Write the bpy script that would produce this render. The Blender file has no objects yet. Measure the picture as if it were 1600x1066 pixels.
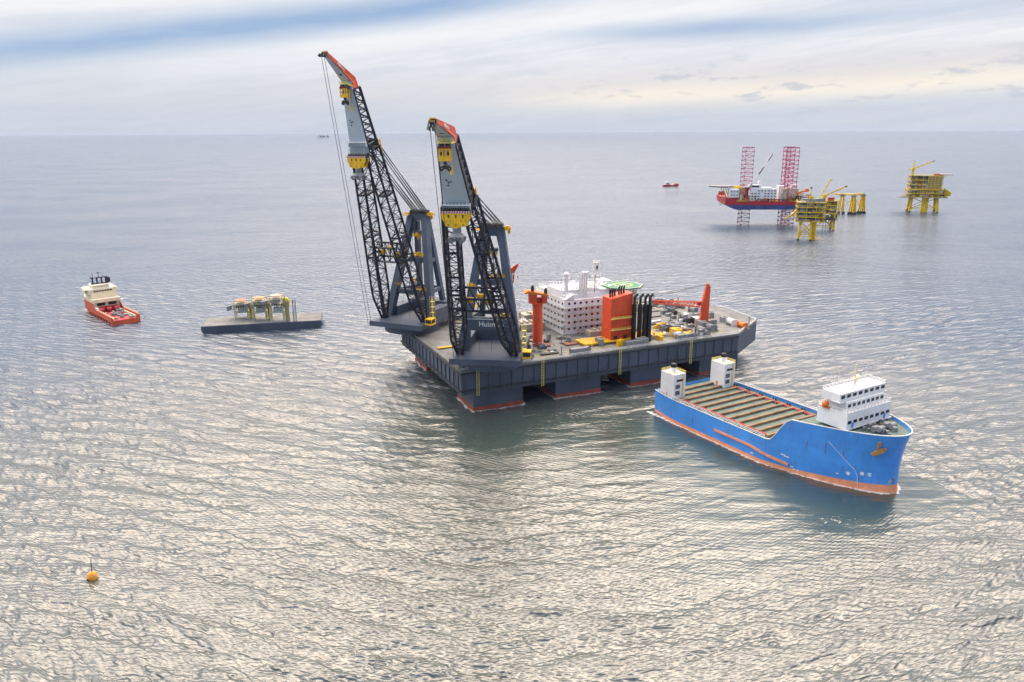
import bpy, math, random
import numpy as np
from math import sin, cos, pi, radians, atan, atan2, sqrt
from mathutils import Vector, Matrix

SC = bpy.context.scene
COL = SC.collection

# ------------------------------------------------------------------ camera
CAM_H = 130.0
F_PX = 1200.0                    # focal length in pixels of the 1600 px wide photograph
PITCH = atan((533 - 204) / F_PX)
ROLL = atan(8 / 1600)
cam = bpy.data.objects.new('camera', bpy.data.cameras.new('camera'))
COL.objects.link(cam)
cam.location = (0, 0, CAM_H)
cam.matrix_world = (Matrix.Translation((0, 0, CAM_H)) @ Matrix.Rotation(pi / 2 - PITCH, 4, 'X')
                    @ Matrix.Rotation(-ROLL, 4, 'Z'))
cam.data.sensor_width = 36.0
cam.data.lens = 36.0 * F_PX / 1600.0
cam.data.clip_start = 1.0
cam.data.clip_end = 150000.0
SC.camera = cam

# ------------------------------------------------------------------ view
SC.view_settings.view_transform = 'Standard'
SC.view_settings.look = 'None'
SC.view_settings.gamma = 1.0
SC.view_settings.exposure = 0.0
SC.cycles.max_bounces = 6
SC.cycles.diffuse_bounces = 2
SC.cycles.glossy_bounces = 3
SC.cycles.sample_clamp_indirect = 6.0
SC.cycles.use_denoising = True

# ------------------------------------------------------------------ sun and sky
SUN_EL, SUN_AZ = radians(38), radians(-105)      # veiled by thin cloud, off to the left
sd = bpy.data.lights.new('sun', 'SUN')
sd.energy = 0.7
sd.angle = radians(14)
sd.color = (1.0, 0.93, 0.84)
sun = bpy.data.objects.new('sun', sd)
COL.objects.link(sun)
sdir = Vector((sin(SUN_AZ) * cos(SUN_EL), cos(SUN_AZ) * cos(SUN_EL), sin(SUN_EL)))
sun.rotation_euler = sdir.to_track_quat('Z', 'Y').to_euler()
sun.location = (0, 0, 400)


class Nodes:
    """tiny helper to chain shader nodes"""
    def __init__(self, tree):
        self.t = tree

    def new(self, kind, **kw):
        n = self.t.nodes.new(kind)
        for k, v in kw.items():
            setattr(n, k, v)
        return n

    def put(self, sock, v):
        if isinstance(v, bpy.types.NodeSocket):
            self.t.links.new(v, sock)
        else:
            sock.default_value = v

    def math(self, op, a, b=0.0, c=None, clamp=False):
        n = self.new('ShaderNodeMath', operation=op, use_clamp=clamp)
        self.put(n.inputs[0], a)
        self.put(n.inputs[1], b)
        if c is not None:
            self.put(n.inputs[2], c)
        return n.outputs[0]

    def step(self, v, lo, hi):
        n = self.new('ShaderNodeMapRange', interpolation_type='SMOOTHSTEP')
        self.put(n.inputs['Value'], v)
        n.inputs['From Min'].default_value = lo
        n.inputs['From Max'].default_value = hi
        return n.outputs[0]

    def mix(self, f, a, b):
        n = self.new('ShaderNodeMix', data_type='RGBA')
        self.put(n.inputs[0], f)
        self.put(n.inputs[6], a)
        self.put(n.inputs[7], b)
        return n.outputs[2]

    def vec(self, x, y, z=0.0):
        n = self.new('ShaderNodeCombineXYZ')
        self.put(n.inputs[0], x)
        self.put(n.inputs[1], y)
        self.put(n.inputs[2], z)
        return n.outputs[0]

    def noise(self, v, scale, detail=4.0, rough=0.55, dist=0.0):
        n = self.new('ShaderNodeTexNoise')
        self.put(n.inputs['Vector'], v)
        n.inputs['Scale'].default_value = scale
        n.inputs['Detail'].default_value = detail
        n.inputs['Roughness'].default_value = rough
        n.inputs['Distortion'].default_value = dist
        return n.outputs[0]

    def bell(self, v, mid, width):
        d = self.math('DIVIDE', self.math('SUBTRACT', v, mid), width)
        return self.math('POWER', 2.718, self.math('MULTIPLY', self.math('MULTIPLY', d, d), -1.0))


def rgb(r, g, b):
    return (r, g, b, 1.0)


def srgb(r, g, b):
    f = lambda c: (c / 255 / 12.92) if c <= 10 else ((c / 255 + 0.055) / 1.055) ** 2.4
    return (f(r), f(g), f(b), 1.0)


world = bpy.data.worlds.new('World')
SC.world = world
world.use_nodes = True
wt = world.node_tree
W = Nodes(wt)
bg = wt.nodes['Background']
sky = W.new('ShaderNodeTexSky', sky_type='NISHITA', sun_disc=False)
sky.sun_elevation = SUN_EL
sky.sun_rotation = SUN_AZ
sky.altitude = 100
sky.dust_density = 0.6
tc = W.new('ShaderNodeTexCoord')
sep = W.new('ShaderNodeSeparateXYZ')
wt.links.new(tc.outputs['Generated'], sep.inputs[0])
X, Y, Z = sep.outputs
az = W.math('ARCTAN2', X, Y)
el = W.math('ARCSINE', Z)
ela = W.math('ABSOLUTE', el)
tilt = W.math('SUBTRACT', ela, W.math('MULTIPLY', az, 0.12))        # cloud streets rise to the right
warp = W.noise(W.vec(W.math('MULTIPLY', az, 2.0), W.math('MULTIPLY', tilt, 9.0), 3.0), 1.0, 3.0)
tw = W.math('ADD', tilt, W.math('MULTIPLY', W.math('SUBTRACT', warp, 0.5), 0.032))
# veil of streaked high cloud, thinner in a few long gaps
streak = W.noise(W.vec(W.math('MULTIPLY', az, 1.6), W.math('MULTIPLY', tw, 26.0)), 1.0, 6.0, 0.6)
fine = W.noise(W.vec(W.math('MULTIPLY', az, 7.0), W.math('MULTIPLY', tw, 60.0), 7.0), 1.0, 8.0, 0.70)
tA = W.math('ADD', tw, W.math('MULTIPLY', W.math('MULTIPLY', az, az), 0.05))
gapA = W.math('MULTIPLY', W.bell(tA, 0.160, 0.022), W.step(az, 0.34, -0.1))
gapB = W.math('MULTIPLY', W.bell(W.math('SUBTRACT', W.math('ADD', tw, W.math('MULTIPLY', az, 0.09)), 0.0), 0.108, 0.011), W.bell(az, 0.25, 0.19))
gapC = W.math('MULTIPLY', W.bell(tw, 0.140, 0.010), W.bell(az, -0.66, 0.16))
gapD = W.math('MULTIPLY', W.bell(el, 0.150, 0.03), W.step(az, 0.2, 0.6))
gap = W.math('ADD', W.math('ADD', gapA, W.math('MULTIPLY', gapB, 0.8)), W.math('ADD', W.math('MULTIPLY', gapC, .0), W.math('MULTIPLY', gapD, .55)))
gap = W.math('MULTIPLY', gap, W.math('ADD', 0.35, W.math('MULTIPLY', W.math('SUBTRACT', W.math('ADD', streak, W.math('MULTIPLY', fine, 1.6)), 0.45), 0.70)), clamp=True)
white = W.mix(W.step(W.math('ADD', W.math('MULTIPLY', streak, 0.65), W.math('MULTIPLY', fine, 0.35)), 0.38, 0.62), srgb(222, 226, 235), srgb(246, 247, 250))
blue = W.mix(0.15, srgb(132, 174, 226), sky.outputs[0])
bgsc = W.new('ShaderNodeVectorMath', operation='SCALE')
wt.links.new(sky.outputs[0], bgsc.inputs[0])
bgsc.inputs[3].default_value = 0.1                                       # Nishita at strength 0.1
blue = W.mix(0.2, srgb(120, 166, 220), bgsc.outputs[0])
c0 = W.mix(W.math('MULTIPLY', gap, 0.8), white, blue)
bright = W.math('MULTIPLY', W.bell(tw, 0.205, 0.026), W.step(az, 0.1, -0.25))
bright = W.math('MULTIPLY', W.math('ADD', bright, W.math('MULTIPLY', W.bell(tw, 0.121, 0.016), W.bell(az, -0.1, 0.5))), W.math('ADD', 0.4, fine), clamp=True)
c0 = W.mix(W.math('MULTIPLY', bright, 0.85), c0, srgb(247, 248, 250))
# bank of pale grey-lilac haze cloud near the horizon
low = W.mix(W.step(fine, 0.3, 0.7), srgb(204, 212, 225), srgb(214, 219, 229))
c1 = W.mix(W.step(el, 0.105, 0.015), c0, low)
# the warm slot where the light comes through under the cloud
slot = W.math('SUBTRACT', el, W.math('MULTIPLY', az, 0.03))
sm = W.math('MULTIPLY', W.bell(slot, 0.036, 0.014), W.step(az, -0.1, 0.16))
sm = W.math('MULTIPLY', sm, W.math('ADD', 0.45, W.math('MULTIPLY', fine, 0.95)), clamp=True)
c2 = W.mix(sm, c1, srgb(255, 247, 233))
rose = W.math('MULTIPLY', W.bell(slot, 0.052, 0.02), W.step(az, -0.75, 0.3))
c2 = W.mix(W.math('MULTIPLY', rose, 0.45), c2, srgb(236, 226, 222))
# small dark cumulus low down, mostly to the right
cu = W.noise(W.vec(W.math('MULTIPLY', az, 15.0), W.math('MULTIPLY', el, 55.0), 11.0), 1.0, 5.0, 0.62)
cum = W.math('MULTIPLY', W.step(cu, 0.53, 0.65), W.math('MULTIPLY', W.bell(el, 0.05, 0.03), W.step(az, -0.12, 0.25)))
c3 = W.mix(W.math('MULTIPLY', cum, 0.6), c2, srgb(184, 194, 212))
# overcast dome higher up, with a warm glow added ahead to brighten the sea
dome = W.noise(tc.outputs['Generated'], 2.2, 5.0, 0.55)
front = W.math('ADD', 0.42, W.math('MULTIPLY', Y, 0.85), clamp=True)        # added glow: strongest part way up, more so ahead
glow = W.math('MULTIPLY', W.math('MULTIPLY', W.math('MAXIMUM', W.bell(el, 0.88, 0.29), W.math('MULTIPLY', W.step(el, 0.5, 1.0), 0.22)), front), W.math('ADD', 0.62, W.math('MULTIPLY', dome, 0.76)))
over = W.mix(W.step(dome, 0.3, 0.7), rgb(0.31, 0.47, 0.80), rgb(0.46, 0.62, 0.94))
GLOW = 10.3
gcol = W.new('ShaderNodeVectorMath', operation='SCALE')
gcol.inputs[0].default_value = (GLOW * 1.0, GLOW * 0.80, GLOW * 0.60)
wt.links.new(glow, gcol.inputs[3])
oadd = W.new('ShaderNodeVectorMath', operation='ADD')
wt.links.new(over, oadd.inputs[0])
wt.links.new(gcol.outputs[0], oadd.inputs[1])
c4 = W.mix(W.step(el, 0.155, 0.30), c3, oadd.outputs[0])
wt.links.new(c4, bg.inputs['Color'])
bg.inputs['Strength'].default_value = 1.0
world.cycles.sampling_method = 'MANUAL'
world.cycles.sample_map_resolution = 1024
# ------------------------------------------------------------------ helpers
RND = random.Random(7)


def ray(px, py):
    x, y = (px - 800) / F_PX, (533 - py) / F_PX
    c, s = cos(ROLL), sin(ROLL)
    x, y = c * x + s * y, -s * x + c * y
    return Vector((x, cos(PITCH) + y * sin(PITCH), -sin(PITCH) + y * cos(PITCH)))


def at(px, py, z=0.0, Y=None):
    """survey helper: where a sight line meets height z or depth Y"""
    d = ray(px, py)
    t = (Y / d.y) if Y is not None else (z - CAM_H) / d.z
    return Vector((0, 0, CAM_H)) + d * t


MATS = {}


def mat(name, col, rough=0.5, metal=0.0, var=0.12, scale=0.25, rust=0.0, streak=0.0, spec=0.5, plates=False):
    if name in MATS:
        return MATS[name]
    m = bpy.data.materials.new(name)
    m.use_nodes = True
    N = Nodes(m.node_tree)
    p = m.node_tree.nodes['Principled BSDF']
    co = N.new('ShaderNodeTexCoord').outputs['Object']
    n1 = N.noise(co, scale, 6.0, 0.65)
    lo = tuple(c * (1 - var * 1.6) for c in col[:3]) + (1,)
    hi = tuple(min(1, c * (1 + var)) for c in col[:3]) + (1,)
    c = N.mix(N.step(n1, 0.3, 0.7), lo, hi)
    if streak or rust:
        mp = N.new('ShaderNodeMapping')
        mp.inputs['Scale'].default_value = (1.2, 1.2, 0.12)
        m.node_tree.links.new(co, mp.inputs[0])
        n2 = N.noise(mp.outputs[0], 1.0, 5.0, 0.6)
        if streak:
            c = N.mix(N.math('MULTIPLY', N.step(n2, 0.5, 0.72), streak), c, tuple(x * 0.45 + 0.02 for x in col[:3]) + (1,))
        if rust:
            n3 = N.noise(co, scale * 5, 5.0, 0.7)
            f = N.math('MULTIPLY', N.step(N.math('MULTIPLY', n3, n2), 0.29, 0.4), rust)
            c = N.mix(f, c, rgb(0.19, 0.075, 0.03))
    if plates:                                          # welded plate seams and slightly uneven plating
        sp = N.new('ShaderNodeSeparateXYZ')
        m.node_tree.links.new(co, sp.inputs[0])
        br = N.new('ShaderNodeTexBrick')
        N.put(br.inputs['Vector'], N.vec(sp.outputs[0], sp.outputs[2]))
        br.inputs['Scale'].default_value = 1.0
        br.inputs['Brick Width'].default_value = 8.5
        br.inputs['Row Height'].default_value = 2.6
        br.inputs['Mortar Size'].default_value = 0.05
        br.inputs['Mortar Smooth'].default_value = 0.6
        br.inputs['Color1'].default_value = (1, 1, 1, 1)
        br.inputs['Color2'].default_value = (0.86, 0.88, 0.92, 1)
        br.inputs['Mortar'].default_value = (0.62, 0.62, 0.62, 1)
        mu = N.new('ShaderNodeMix', data_type='RGBA', blend_type='MULTIPLY')
        mu.inputs[0].default_value = 0.75
        N.put(mu.inputs[6], c)
        N.put(mu.inputs[7], br.outputs[0])
        c = mu.outputs[2]
        bp = N.new('ShaderNodeBump')
        bp.inputs['Strength'].default_value = 0.5
        bp.inputs['Distance'].default_value = 0.12
        N.put(bp.inputs['Height'], N.noise(co, 0.45, 2.0))
        m.node_tree.links.new(bp.outputs[0], p.inputs['Normal'])
    m.node_tree.links.new(c, p.inputs['Base Color'])
    m.node_tree.links.new(N.math('ADD', rough - 0.1, N.math('MULTIPLY', n1, 0.2)), p.inputs['Roughness'])
    p.inputs['Metallic'].default_value = metal
    p.inputs['Specular IOR Level'].default_value = spec
    MATS[name] = m
    return m


class MB:
    """collects simple solids into one mesh"""
    def __init__(self):
        self.v, self.f = [], []

    def add(self, vs, fs):
        k = len(self.v)
        self.v += [tuple(v) for v in vs]
        self.f += [tuple(i + k for i in f) for f in fs]
        return self

    def box(self, c, s, rz=0.0):
        cx, cy, cz = c
        a, b, h = s[0] / 2, s[1] / 2, s[2] / 2
        ca, sa = cos(rz), sin(rz)
        vs = []
        for z in (-h, h):
            for x, y in ((-a, -b), (a, -b), (a, b), (-a, b)):
                vs.append((cx + x * ca - y * sa, cy + x * sa + y * ca, cz + z))
        return self.add(vs, [(3, 2, 1, 0), (4, 5, 6, 7), (0, 1, 5, 4), (1, 2, 6, 5), (2, 3, 7, 6), (3, 0, 4, 7)])

    def beam(self, p, q, w, h=None, up=(0, 0, 1), w2=None, h2=None):
        p, q = Vector(p), Vector(q)
        d = (q - p)
        if d.length < 1e-6:
            return self
        d.normalize()
        up = Vector(up)
        if abs(d.dot(up)) > 0.98:
            up = Vector((1, 0, 0)) if abs(d.x) < 0.9 else Vector((0, 1, 0))
        s = d.cross(up).normalized()
        u = s.cross(d).normalized()
        h = w if h is None else h
        w2 = w if w2 is None else w2
        h2 = h if h2 is None else h2
        vs = []
        for c, ww, hh in ((p, w / 2, h / 2), (q, w2 / 2, h2 / 2)):
            vs += [c - s * ww - u * hh, c + s * ww - u * hh, c + s * ww + u * hh, c - s * ww + u * hh]
        return self.add(vs, [(3, 2, 1, 0), (4, 5, 6, 7), (0, 1, 5, 4), (1, 2, 6, 5), (2, 3, 7, 6), (3, 0, 4, 7)])

    def tube(self, p, q, r, n=8, r2=None):
        p, q = Vector(p), Vector(q)
        d = q - p
        if d.length < 1e-6:
            return self
        d.normalize()
        up = Vector((0, 0, 1)) if abs(d.z) < 0.95 else Vector((1, 0, 0))
        s = d.cross(up).normalized()
        u = s.cross(d)
        r2 = r if r2 is None else r2
        vs = []
        for c, rr in ((p, r), (q, r2)):
            vs += [c + (s * cos(2 * pi * i / n) + u * sin(2 * pi * i / n)) * rr for i in range(n)]
        fs = [(i, (i + 1) % n, n + (i + 1) % n, n + i) for i in range(n)]
        return self.add(vs, fs + [tuple(range(n - 1, -1, -1)), tuple(range(n, 2 * n))])

    def prism(self, pts, vec):
        """polygon of 3-D points pushed along vec"""
        n = len(pts)
        vec = Vector(vec)
        vs = [Vector(p) for p in pts] + [Vector(p) + vec for p in pts]
        fs = [(i, (i + 1) % n, n + (i + 1) % n, n + i) for i in range(n)]
        return self.add(vs, fs + [tuple(range(n - 1, -1, -1)), tuple(range(n, 2 * n))])

    def plan(self, pts, z0, z1):
        return self.prism([(x, y, z0) for x, y in pts], (0, 0, z1 - z0))

    def lathe(self, c, prof, n=16):
        vs, fs = [], []
        for r, z in prof:
            vs += [(c[0] + r * cos(2 * pi * i / n), c[1] + r * sin(2 * pi * i / n), c[2] + z) for i in range(n)]
        for k in range(len(prof) - 1):
            fs += [(k * n + i, k * n + (i + 1) % n, (k + 1) * n + (i + 1) % n, (k + 1) * n + i) for i in range(n)]
        fs += [tuple(range(n - 1, -1, -1)), tuple(range((len(prof) - 1) * n, len(prof) * n))]
        return self.add(vs, fs)

    def ball(self, c, r, n=16, m=10):
        return self.lathe(c, [(max(0.02, r * sin(pi * k / m)), -r * cos(pi * k / m)) for k in range(m + 1)], n)

    def rail(self, pts, h=1.1, r=0.06, gap=2.5, closed=False):
        pts = [Vector(p) for p in pts]
        if closed:
            pts.append(pts[0])
        for p, q in zip(pts, pts[1:]):
            for k in (0.5, 1.0):
                self.beam(p + Vector((0, 0, h * k)), q + Vector((0, 0, h * k)), r * 2)
            n = max(1, int((q - p).length / gap))
            for i in range(n + 1):
                a = p.lerp(q, i / n)
                self.beam(a, a + Vector((0, 0, h)), r * 2)
        return self

    def lattice(self, rings, chord, brace, faces=None):
        """rings: list of equal-length point lists along a lattice leg"""
        n = len(rings[0])
        faces = range(n) if faces is None else faces
        for k in range(len(rings) - 1):
            a, b = rings[k], rings[k + 1]
            for i in range(n):
                self.tube(a[i], b[i], chord, 6)
            for i in faces:
                j = (i + 1) % n
                self.beam(a[i], a[j], brace * 1.6)
                if (k + i) % 2:
                    self.beam(a[i], b[j], brace * 2)
                else:
                    self.beam(a[j], b[i], brace * 2)
        for i in range(n):
            self.beam(rings[-1][i], rings[-1][(i + 1) % n], brace * 1.6)
        return self

    def build(self, name, m, parent=None, smooth=False, label=None):
        me = bpy.data.meshes.new(name)
        me.from_pydata(self.v, [], self.f)
        me.materials.append(m)
        if smooth:
            me.shade_smooth()
            me.set_sharp_from_angle(angle=radians(40))
        me.update()
        o = bpy.data.objects.new(name, me)
        COL.objects.link(o)
        if parent is not None:
            o.parent = parent
        if label:
            o['label'] = label
        return o


def thing(name, label, cat, loc=(0, 0, 0), rz=0.0, group=None):
    o = bpy.data.objects.new(name, None)
    COL.objects.link(o)
    o.location = loc
    o.rotation_euler = (0, 0, rz)
    o.empty_display_size = 0.5
    o['label'] = label
    o['category'] = cat
    if group:
        o['group'] = group
    return o


def copy_thing(root, loc, rz, label):
    def cp(o, par):
        c = o.copy()
        COL.objects.link(c)
        c.parent = par
        for ch in list(o.children):
            cp(ch, c)
        return c
    r = cp(root, None)
    r.location = loc
    r.rotation_euler = (0, 0, rz)
    r['label'] = label
    return r


def lettering(text, size, m, parent, origin, xdir, ydir, name='lettering', thick=0.05):
    """flat raised letters: origin is the left baseline, xdir runs along the words, ydir up the letters"""
    cu = bpy.data.curves.new(name, 'FONT')
    cu.body = text
    cu.size = size
    cu.extrude = thick
    cu.resolution_u = 2
    tmp = bpy.data.objects.new('tmp', cu)
    COL.objects.link(tmp)
    dg = bpy.context.evaluated_depsgraph_get()
    me = bpy.data.meshes.new_from_object(tmp.evaluated_get(dg))
    bpy.data.objects.remove(tmp)
    bpy.data.curves.remove(cu)
    x = Vector(xdir).normalized()
    y = Vector(ydir).normalized()
    z = x.cross(y)
    M = Matrix((x, y, z)).transposed().to_4x4()
    M.translation = Vector(origin)
    me.transform(M)
    me.materials.clear()
    me.materials.append(m)
    o = bpy.data.objects.new(name, me)
    COL.objects.link(o)
    o.parent = parent
    return o


NAVY = mat('navy_steel_paint', rgb(0.011, 0.015, 0.032), 0.45, var=0.25, scale=0.4)
SLATE = mat('slate_blue_paint', rgb(0.062, 0.085, 0.125), 0.5, var=0.14, scale=0.12, streak=0.25)
PALE = mat('pale_grey_plate', rgb(0.47, 0.54, 0.58), 0.5, var=0.05, scale=0.1, streak=0.12)
DKGREY = mat('dark_grey_steel', rgb(0.035, 0.037, 0.042), 0.5, var=0.3, scale=0.8)
GREY = mat('mid_grey_steel', rgb(0.22, 0.23, 0.24), 0.55, var=0.2, scale=0.5, rust=0.3)
ROPE = mat('wire_rope', rgb(0.04, 0.043, 0.055), 0.5, var=0.1)
YEL = mat('yellow_paint', rgb(0.86, 0.50, 0.008), 0.45, var=0.12, scale=0.6, streak=0.2)
PYEL = mat('platform_yellow_paint', rgb(0.80, 0.52, 0.008), 0.5, var=0.18, scale=0.2, rust=0.5, streak=0.3)
ORED = mat('orange_red_paint', rgb(0.72, 0.085, 0.022), 0.45, var=0.1, scale=0.3, streak=0.15)
ORANGE = mat('orange_paint', rgb(0.80, 0.20, 0.025), 0.5, var=0.12, scale=0.4, streak=0.2)
RED = mat('red_paint', rgb(0.45, 0.022, 0.035), 0.5, var=0.15, scale=0.2, streak=0.25)
LEGRED = mat('leg_crimson_paint', rgb(0.52, 0.055, 0.17), 0.5, var=0.2, scale=0.2)
WHITE = mat('white_paint', rgb(0.78, 0.79, 0.79), 0.45, var=0.05, scale=0.2, streak=0.12)
CREAM = mat('cream_paint', rgb(0.78, 0.68, 0.47), 0.5, var=0.07, scale=0.3, streak=0.2)
GLASS = mat('dark_window_glass', rgb(0.012, 0.016, 0.02), 0.12, var=0.2, scale=1.0, spec=0.6)
BLACK = mat('black_paint', rgb(0.012, 0.012, 0.014), 0.5, var=0.3, scale=1.0)
BLUE = mat('blue_hull_paint', rgb(0.075, 0.335, 0.86), 0.38, var=0.09, scale=0.07, streak=0.16, rust=0.25, plates=True)
BLUEH = mat('violet_blue_hull_paint', rgb(0.045, 0.075, 0.24), 0.5, var=0.2, scale=0.08, streak=0.5)
BOOT = mat('orange_boot_topping', rgb(0.86, 0.33, 0.17), 0.55, var=0.10, scale=0.35, streak=0.12)
GREEN = mat('green_deck_paint', rgb(0.06, 0.22, 0.12), 0.6, var=0.1, scale=0.3)
DECK = mat('worn_deck_plating', rgb(0.16, 0.17, 0.165), 0.65, var=0.25, scale=0.15, rust=0.6)
LINEY = mat('yellow_line_paint', rgb(0.78, 0.66, 0.16), 0.6, var=0.06)
WOOD = mat('timber_dunnage', rgb(0.24, 0.16, 0.09), 0.8, var=0.25)
HAZEBLUE = GREY
# ------------------------------------------------------------------ sea
def sea_height(x, y, gap):
    """sum of directional waves with sharpened crests; each fades where the mesh is too coarse for it"""
    rs = np.random.RandomState(11)
    z = np.zeros_like(x)
    dx = np.zeros_like(x)
    main = radians(-97)
    # slow gusty variation of the chop
    yb = y - 0.5 * np.sqrt(x * x + 6400.0)          # crests bend round the ships
    gust = 0.8 + 0.35 * np.sin(x * 0.011 + 1.7 * np.sin(y * 0.008)) * np.sin(y * 0.013 + 0.6 + np.sin(x * 0.006))
    for i in range(150):
        lam = 1.3 * (19 / 1.3) ** (rs.rand() ** 1.25)
        spread = 0.2 if lam > 7 else 0.4
        th = main + rs.randn() * spread
        if rs.rand() < 0.18:
            th += 0.6
        k = 2 * pi / lam
        amp = 0.0078 * lam ** 0.90 * (0.6 + 0.8 * rs.rand())
        if lam > 20:
            amp *= 0.62
        ph = rs.rand() * 2 * pi
        fade = np.clip((lam / gap - 2.5) / 3.0, 0, 1)
        a = k * (x * cos(th) + yb * sin(th)) + ph
        s = np.sin(a)
        z += amp * fade * gust * (s - 0.22 * np.cos(2 * a))
    return z


BOW = at(1400, 770, 0.0)
SHIP_RZ = atan2(-0.86, 0.51)


def ship_frame(x, y):
    c, s = cos(SHIP_RZ), sin(SHIP_RZ)
    dx, dy = x - BOW.x, y - BOW.y
    return c * dx + s * dy, -s * dx + c * dy


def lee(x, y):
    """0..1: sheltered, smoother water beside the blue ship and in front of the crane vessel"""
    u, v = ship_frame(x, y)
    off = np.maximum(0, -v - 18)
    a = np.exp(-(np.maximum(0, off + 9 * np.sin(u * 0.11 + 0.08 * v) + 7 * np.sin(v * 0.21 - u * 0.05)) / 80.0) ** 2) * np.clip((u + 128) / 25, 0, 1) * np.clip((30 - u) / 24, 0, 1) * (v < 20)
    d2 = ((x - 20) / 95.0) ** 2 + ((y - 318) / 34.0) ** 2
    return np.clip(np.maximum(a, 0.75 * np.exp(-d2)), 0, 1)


def wash(x, y):
    """0..1: where broken white water lies: round hull waterlines, and off the bow"""
    u, v = ship_frame(x, y)
    d = np.clip(-u, 0, 112)
    w = 22.0 * np.minimum(1, d / 45.0) ** 0.52
    e = np.abs(np.hypot(np.maximum(0, u), np.abs(v) - w))
    f = 0.85 * np.exp(-(e / 2.0) ** 2) * (u > -114) * (u < 4)
    f = np.maximum(f, 0.5 * np.exp(-((x - 112) / 16.0) ** 2 - ((y - 238) / 7.5) ** 2))
    c, s = cos(radians(24)), sin(radians(24))
    p, q = c * (x - 40) + s * (y - 424), -s * (x - 40) + c * (y - 424)
    for k in (-72, -28, 16, 60):
        for m_ in (-36, 36):
            r_ = np.maximum(np.abs(p - k) - 13, np.abs(q - m_) - 11)
            f = np.maximum(f, 0.85 * np.exp(-(r_ / 2.2) ** 2))
    for px, py in ((165, 490), (412, 500)):
        g = at(px, py)
        f = np.maximum(f, 0.3 * np.exp(-((x - g.x) / 26) ** 2 - ((y - g.y + 6) / 12) ** 2))
    return f


def sea_mesh():
    # rows follow the falling sight line, columns the bearing: a fan of cells that stay about square near the ship
    a0, a1, nc = radians(-47), radians(47), 1500
    dep = np.concatenate([np.linspace(radians(52), radians(2.0), 1000), np.geomspace(radians(1.9), radians(0.172), 60)])
    r = CAM_H / np.tan(dep)
    dr = np.gradient(r)
    ang = np.linspace(a0, a1, nc)
    R, A = np.meshgrid(r, ang, indexing='ij')
    G = np.maximum(np.meshgrid(dr, ang, indexing='ij')[0], R * (ang[1] - ang[0]))
    x, y = R * np.sin(A), R * np.cos(A)
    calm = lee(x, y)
    foam = wash(x, y)
    z = sea_height(x, y, G) * (1 - 0.92 * calm)
    n = len(r)
    co = np.stack([x, y, z], -1).reshape(-1, 3).astype(np.float32)
    i = np.arange(n - 1)[:, None] * nc + np.arange(nc - 1)[None, :]
    quads = np.stack([i, i + 1, i + nc + 1, i + nc], -1).reshape(-1, 4)[:, ::-1]
    # the rest of the sea all round, coarser
    k0 = len(co)
    rr = np.concatenate([[2.0], np.geomspace(20, r[-1], 60)])
    aa = np.linspace(a1, a0 + 2 * pi, 140)
    R2, A2 = np.meshgrid(rr, aa, indexing='ij')
    co2 = np.stack([R2 * np.sin(A2), R2 * np.cos(A2), np.zeros_like(R2)], -1).reshape(-1, 3)
    m = len(aa)
    j = np.arange(len(rr) - 1)[:, None] * m + np.arange(m - 1)[None, :] + k0
    q2 = np.stack([j, j + 1, j + m + 1, j + m], -1).reshape(-1, 4)[:, ::-1]
    # wedge under the camera
    k1 = k0 + len(co2)
    rr3 = np.linspace(2.0, r[0], 6)
    aa3 = np.linspace(a0, a1, 60)
    R3, A3 = np.meshgrid(rr3, aa3, indexing='ij')
    co3 = np.stack([R3 * np.sin(A3), R3 * np.cos(A3), np.zeros_like(R3)], -1).reshape(-1, 3)
    j3 = np.arange(5)[:, None] * 60 + np.arange(59)[None, :] + k1
    q3 = np.stack([j3, j3 + 1, j3 + 61, j3 + 60], -1).reshape(-1, 4)[:, ::-1]
    co = np.concatenate([co, co2.astype(np.float32), co3.astype(np.float32)])
    q = np.concatenate([quads, q2, q3]).astype(np.int32)
    me = bpy.data.meshes.new('sea')
    me.vertices.add(len(co))
    me.vertices.foreach_set('co', co.ravel())
    me.loops.add(q.size)
    me.loops.foreach_set('vertex_index', q.ravel())
    me.polygons.add(len(q))
    me.polygons.foreach_set('loop_start', np.arange(0, q.size, 4, dtype=np.int32))
    me.polygons.foreach_set('use_smooth', np.ones(len(q), dtype=bool))
    me.update(calc_edges=True)
    me.validate()
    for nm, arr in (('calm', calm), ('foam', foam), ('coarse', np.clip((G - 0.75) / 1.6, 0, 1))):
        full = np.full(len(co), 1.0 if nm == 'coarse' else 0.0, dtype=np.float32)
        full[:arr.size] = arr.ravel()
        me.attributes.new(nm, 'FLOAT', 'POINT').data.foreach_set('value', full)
    return me


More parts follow.
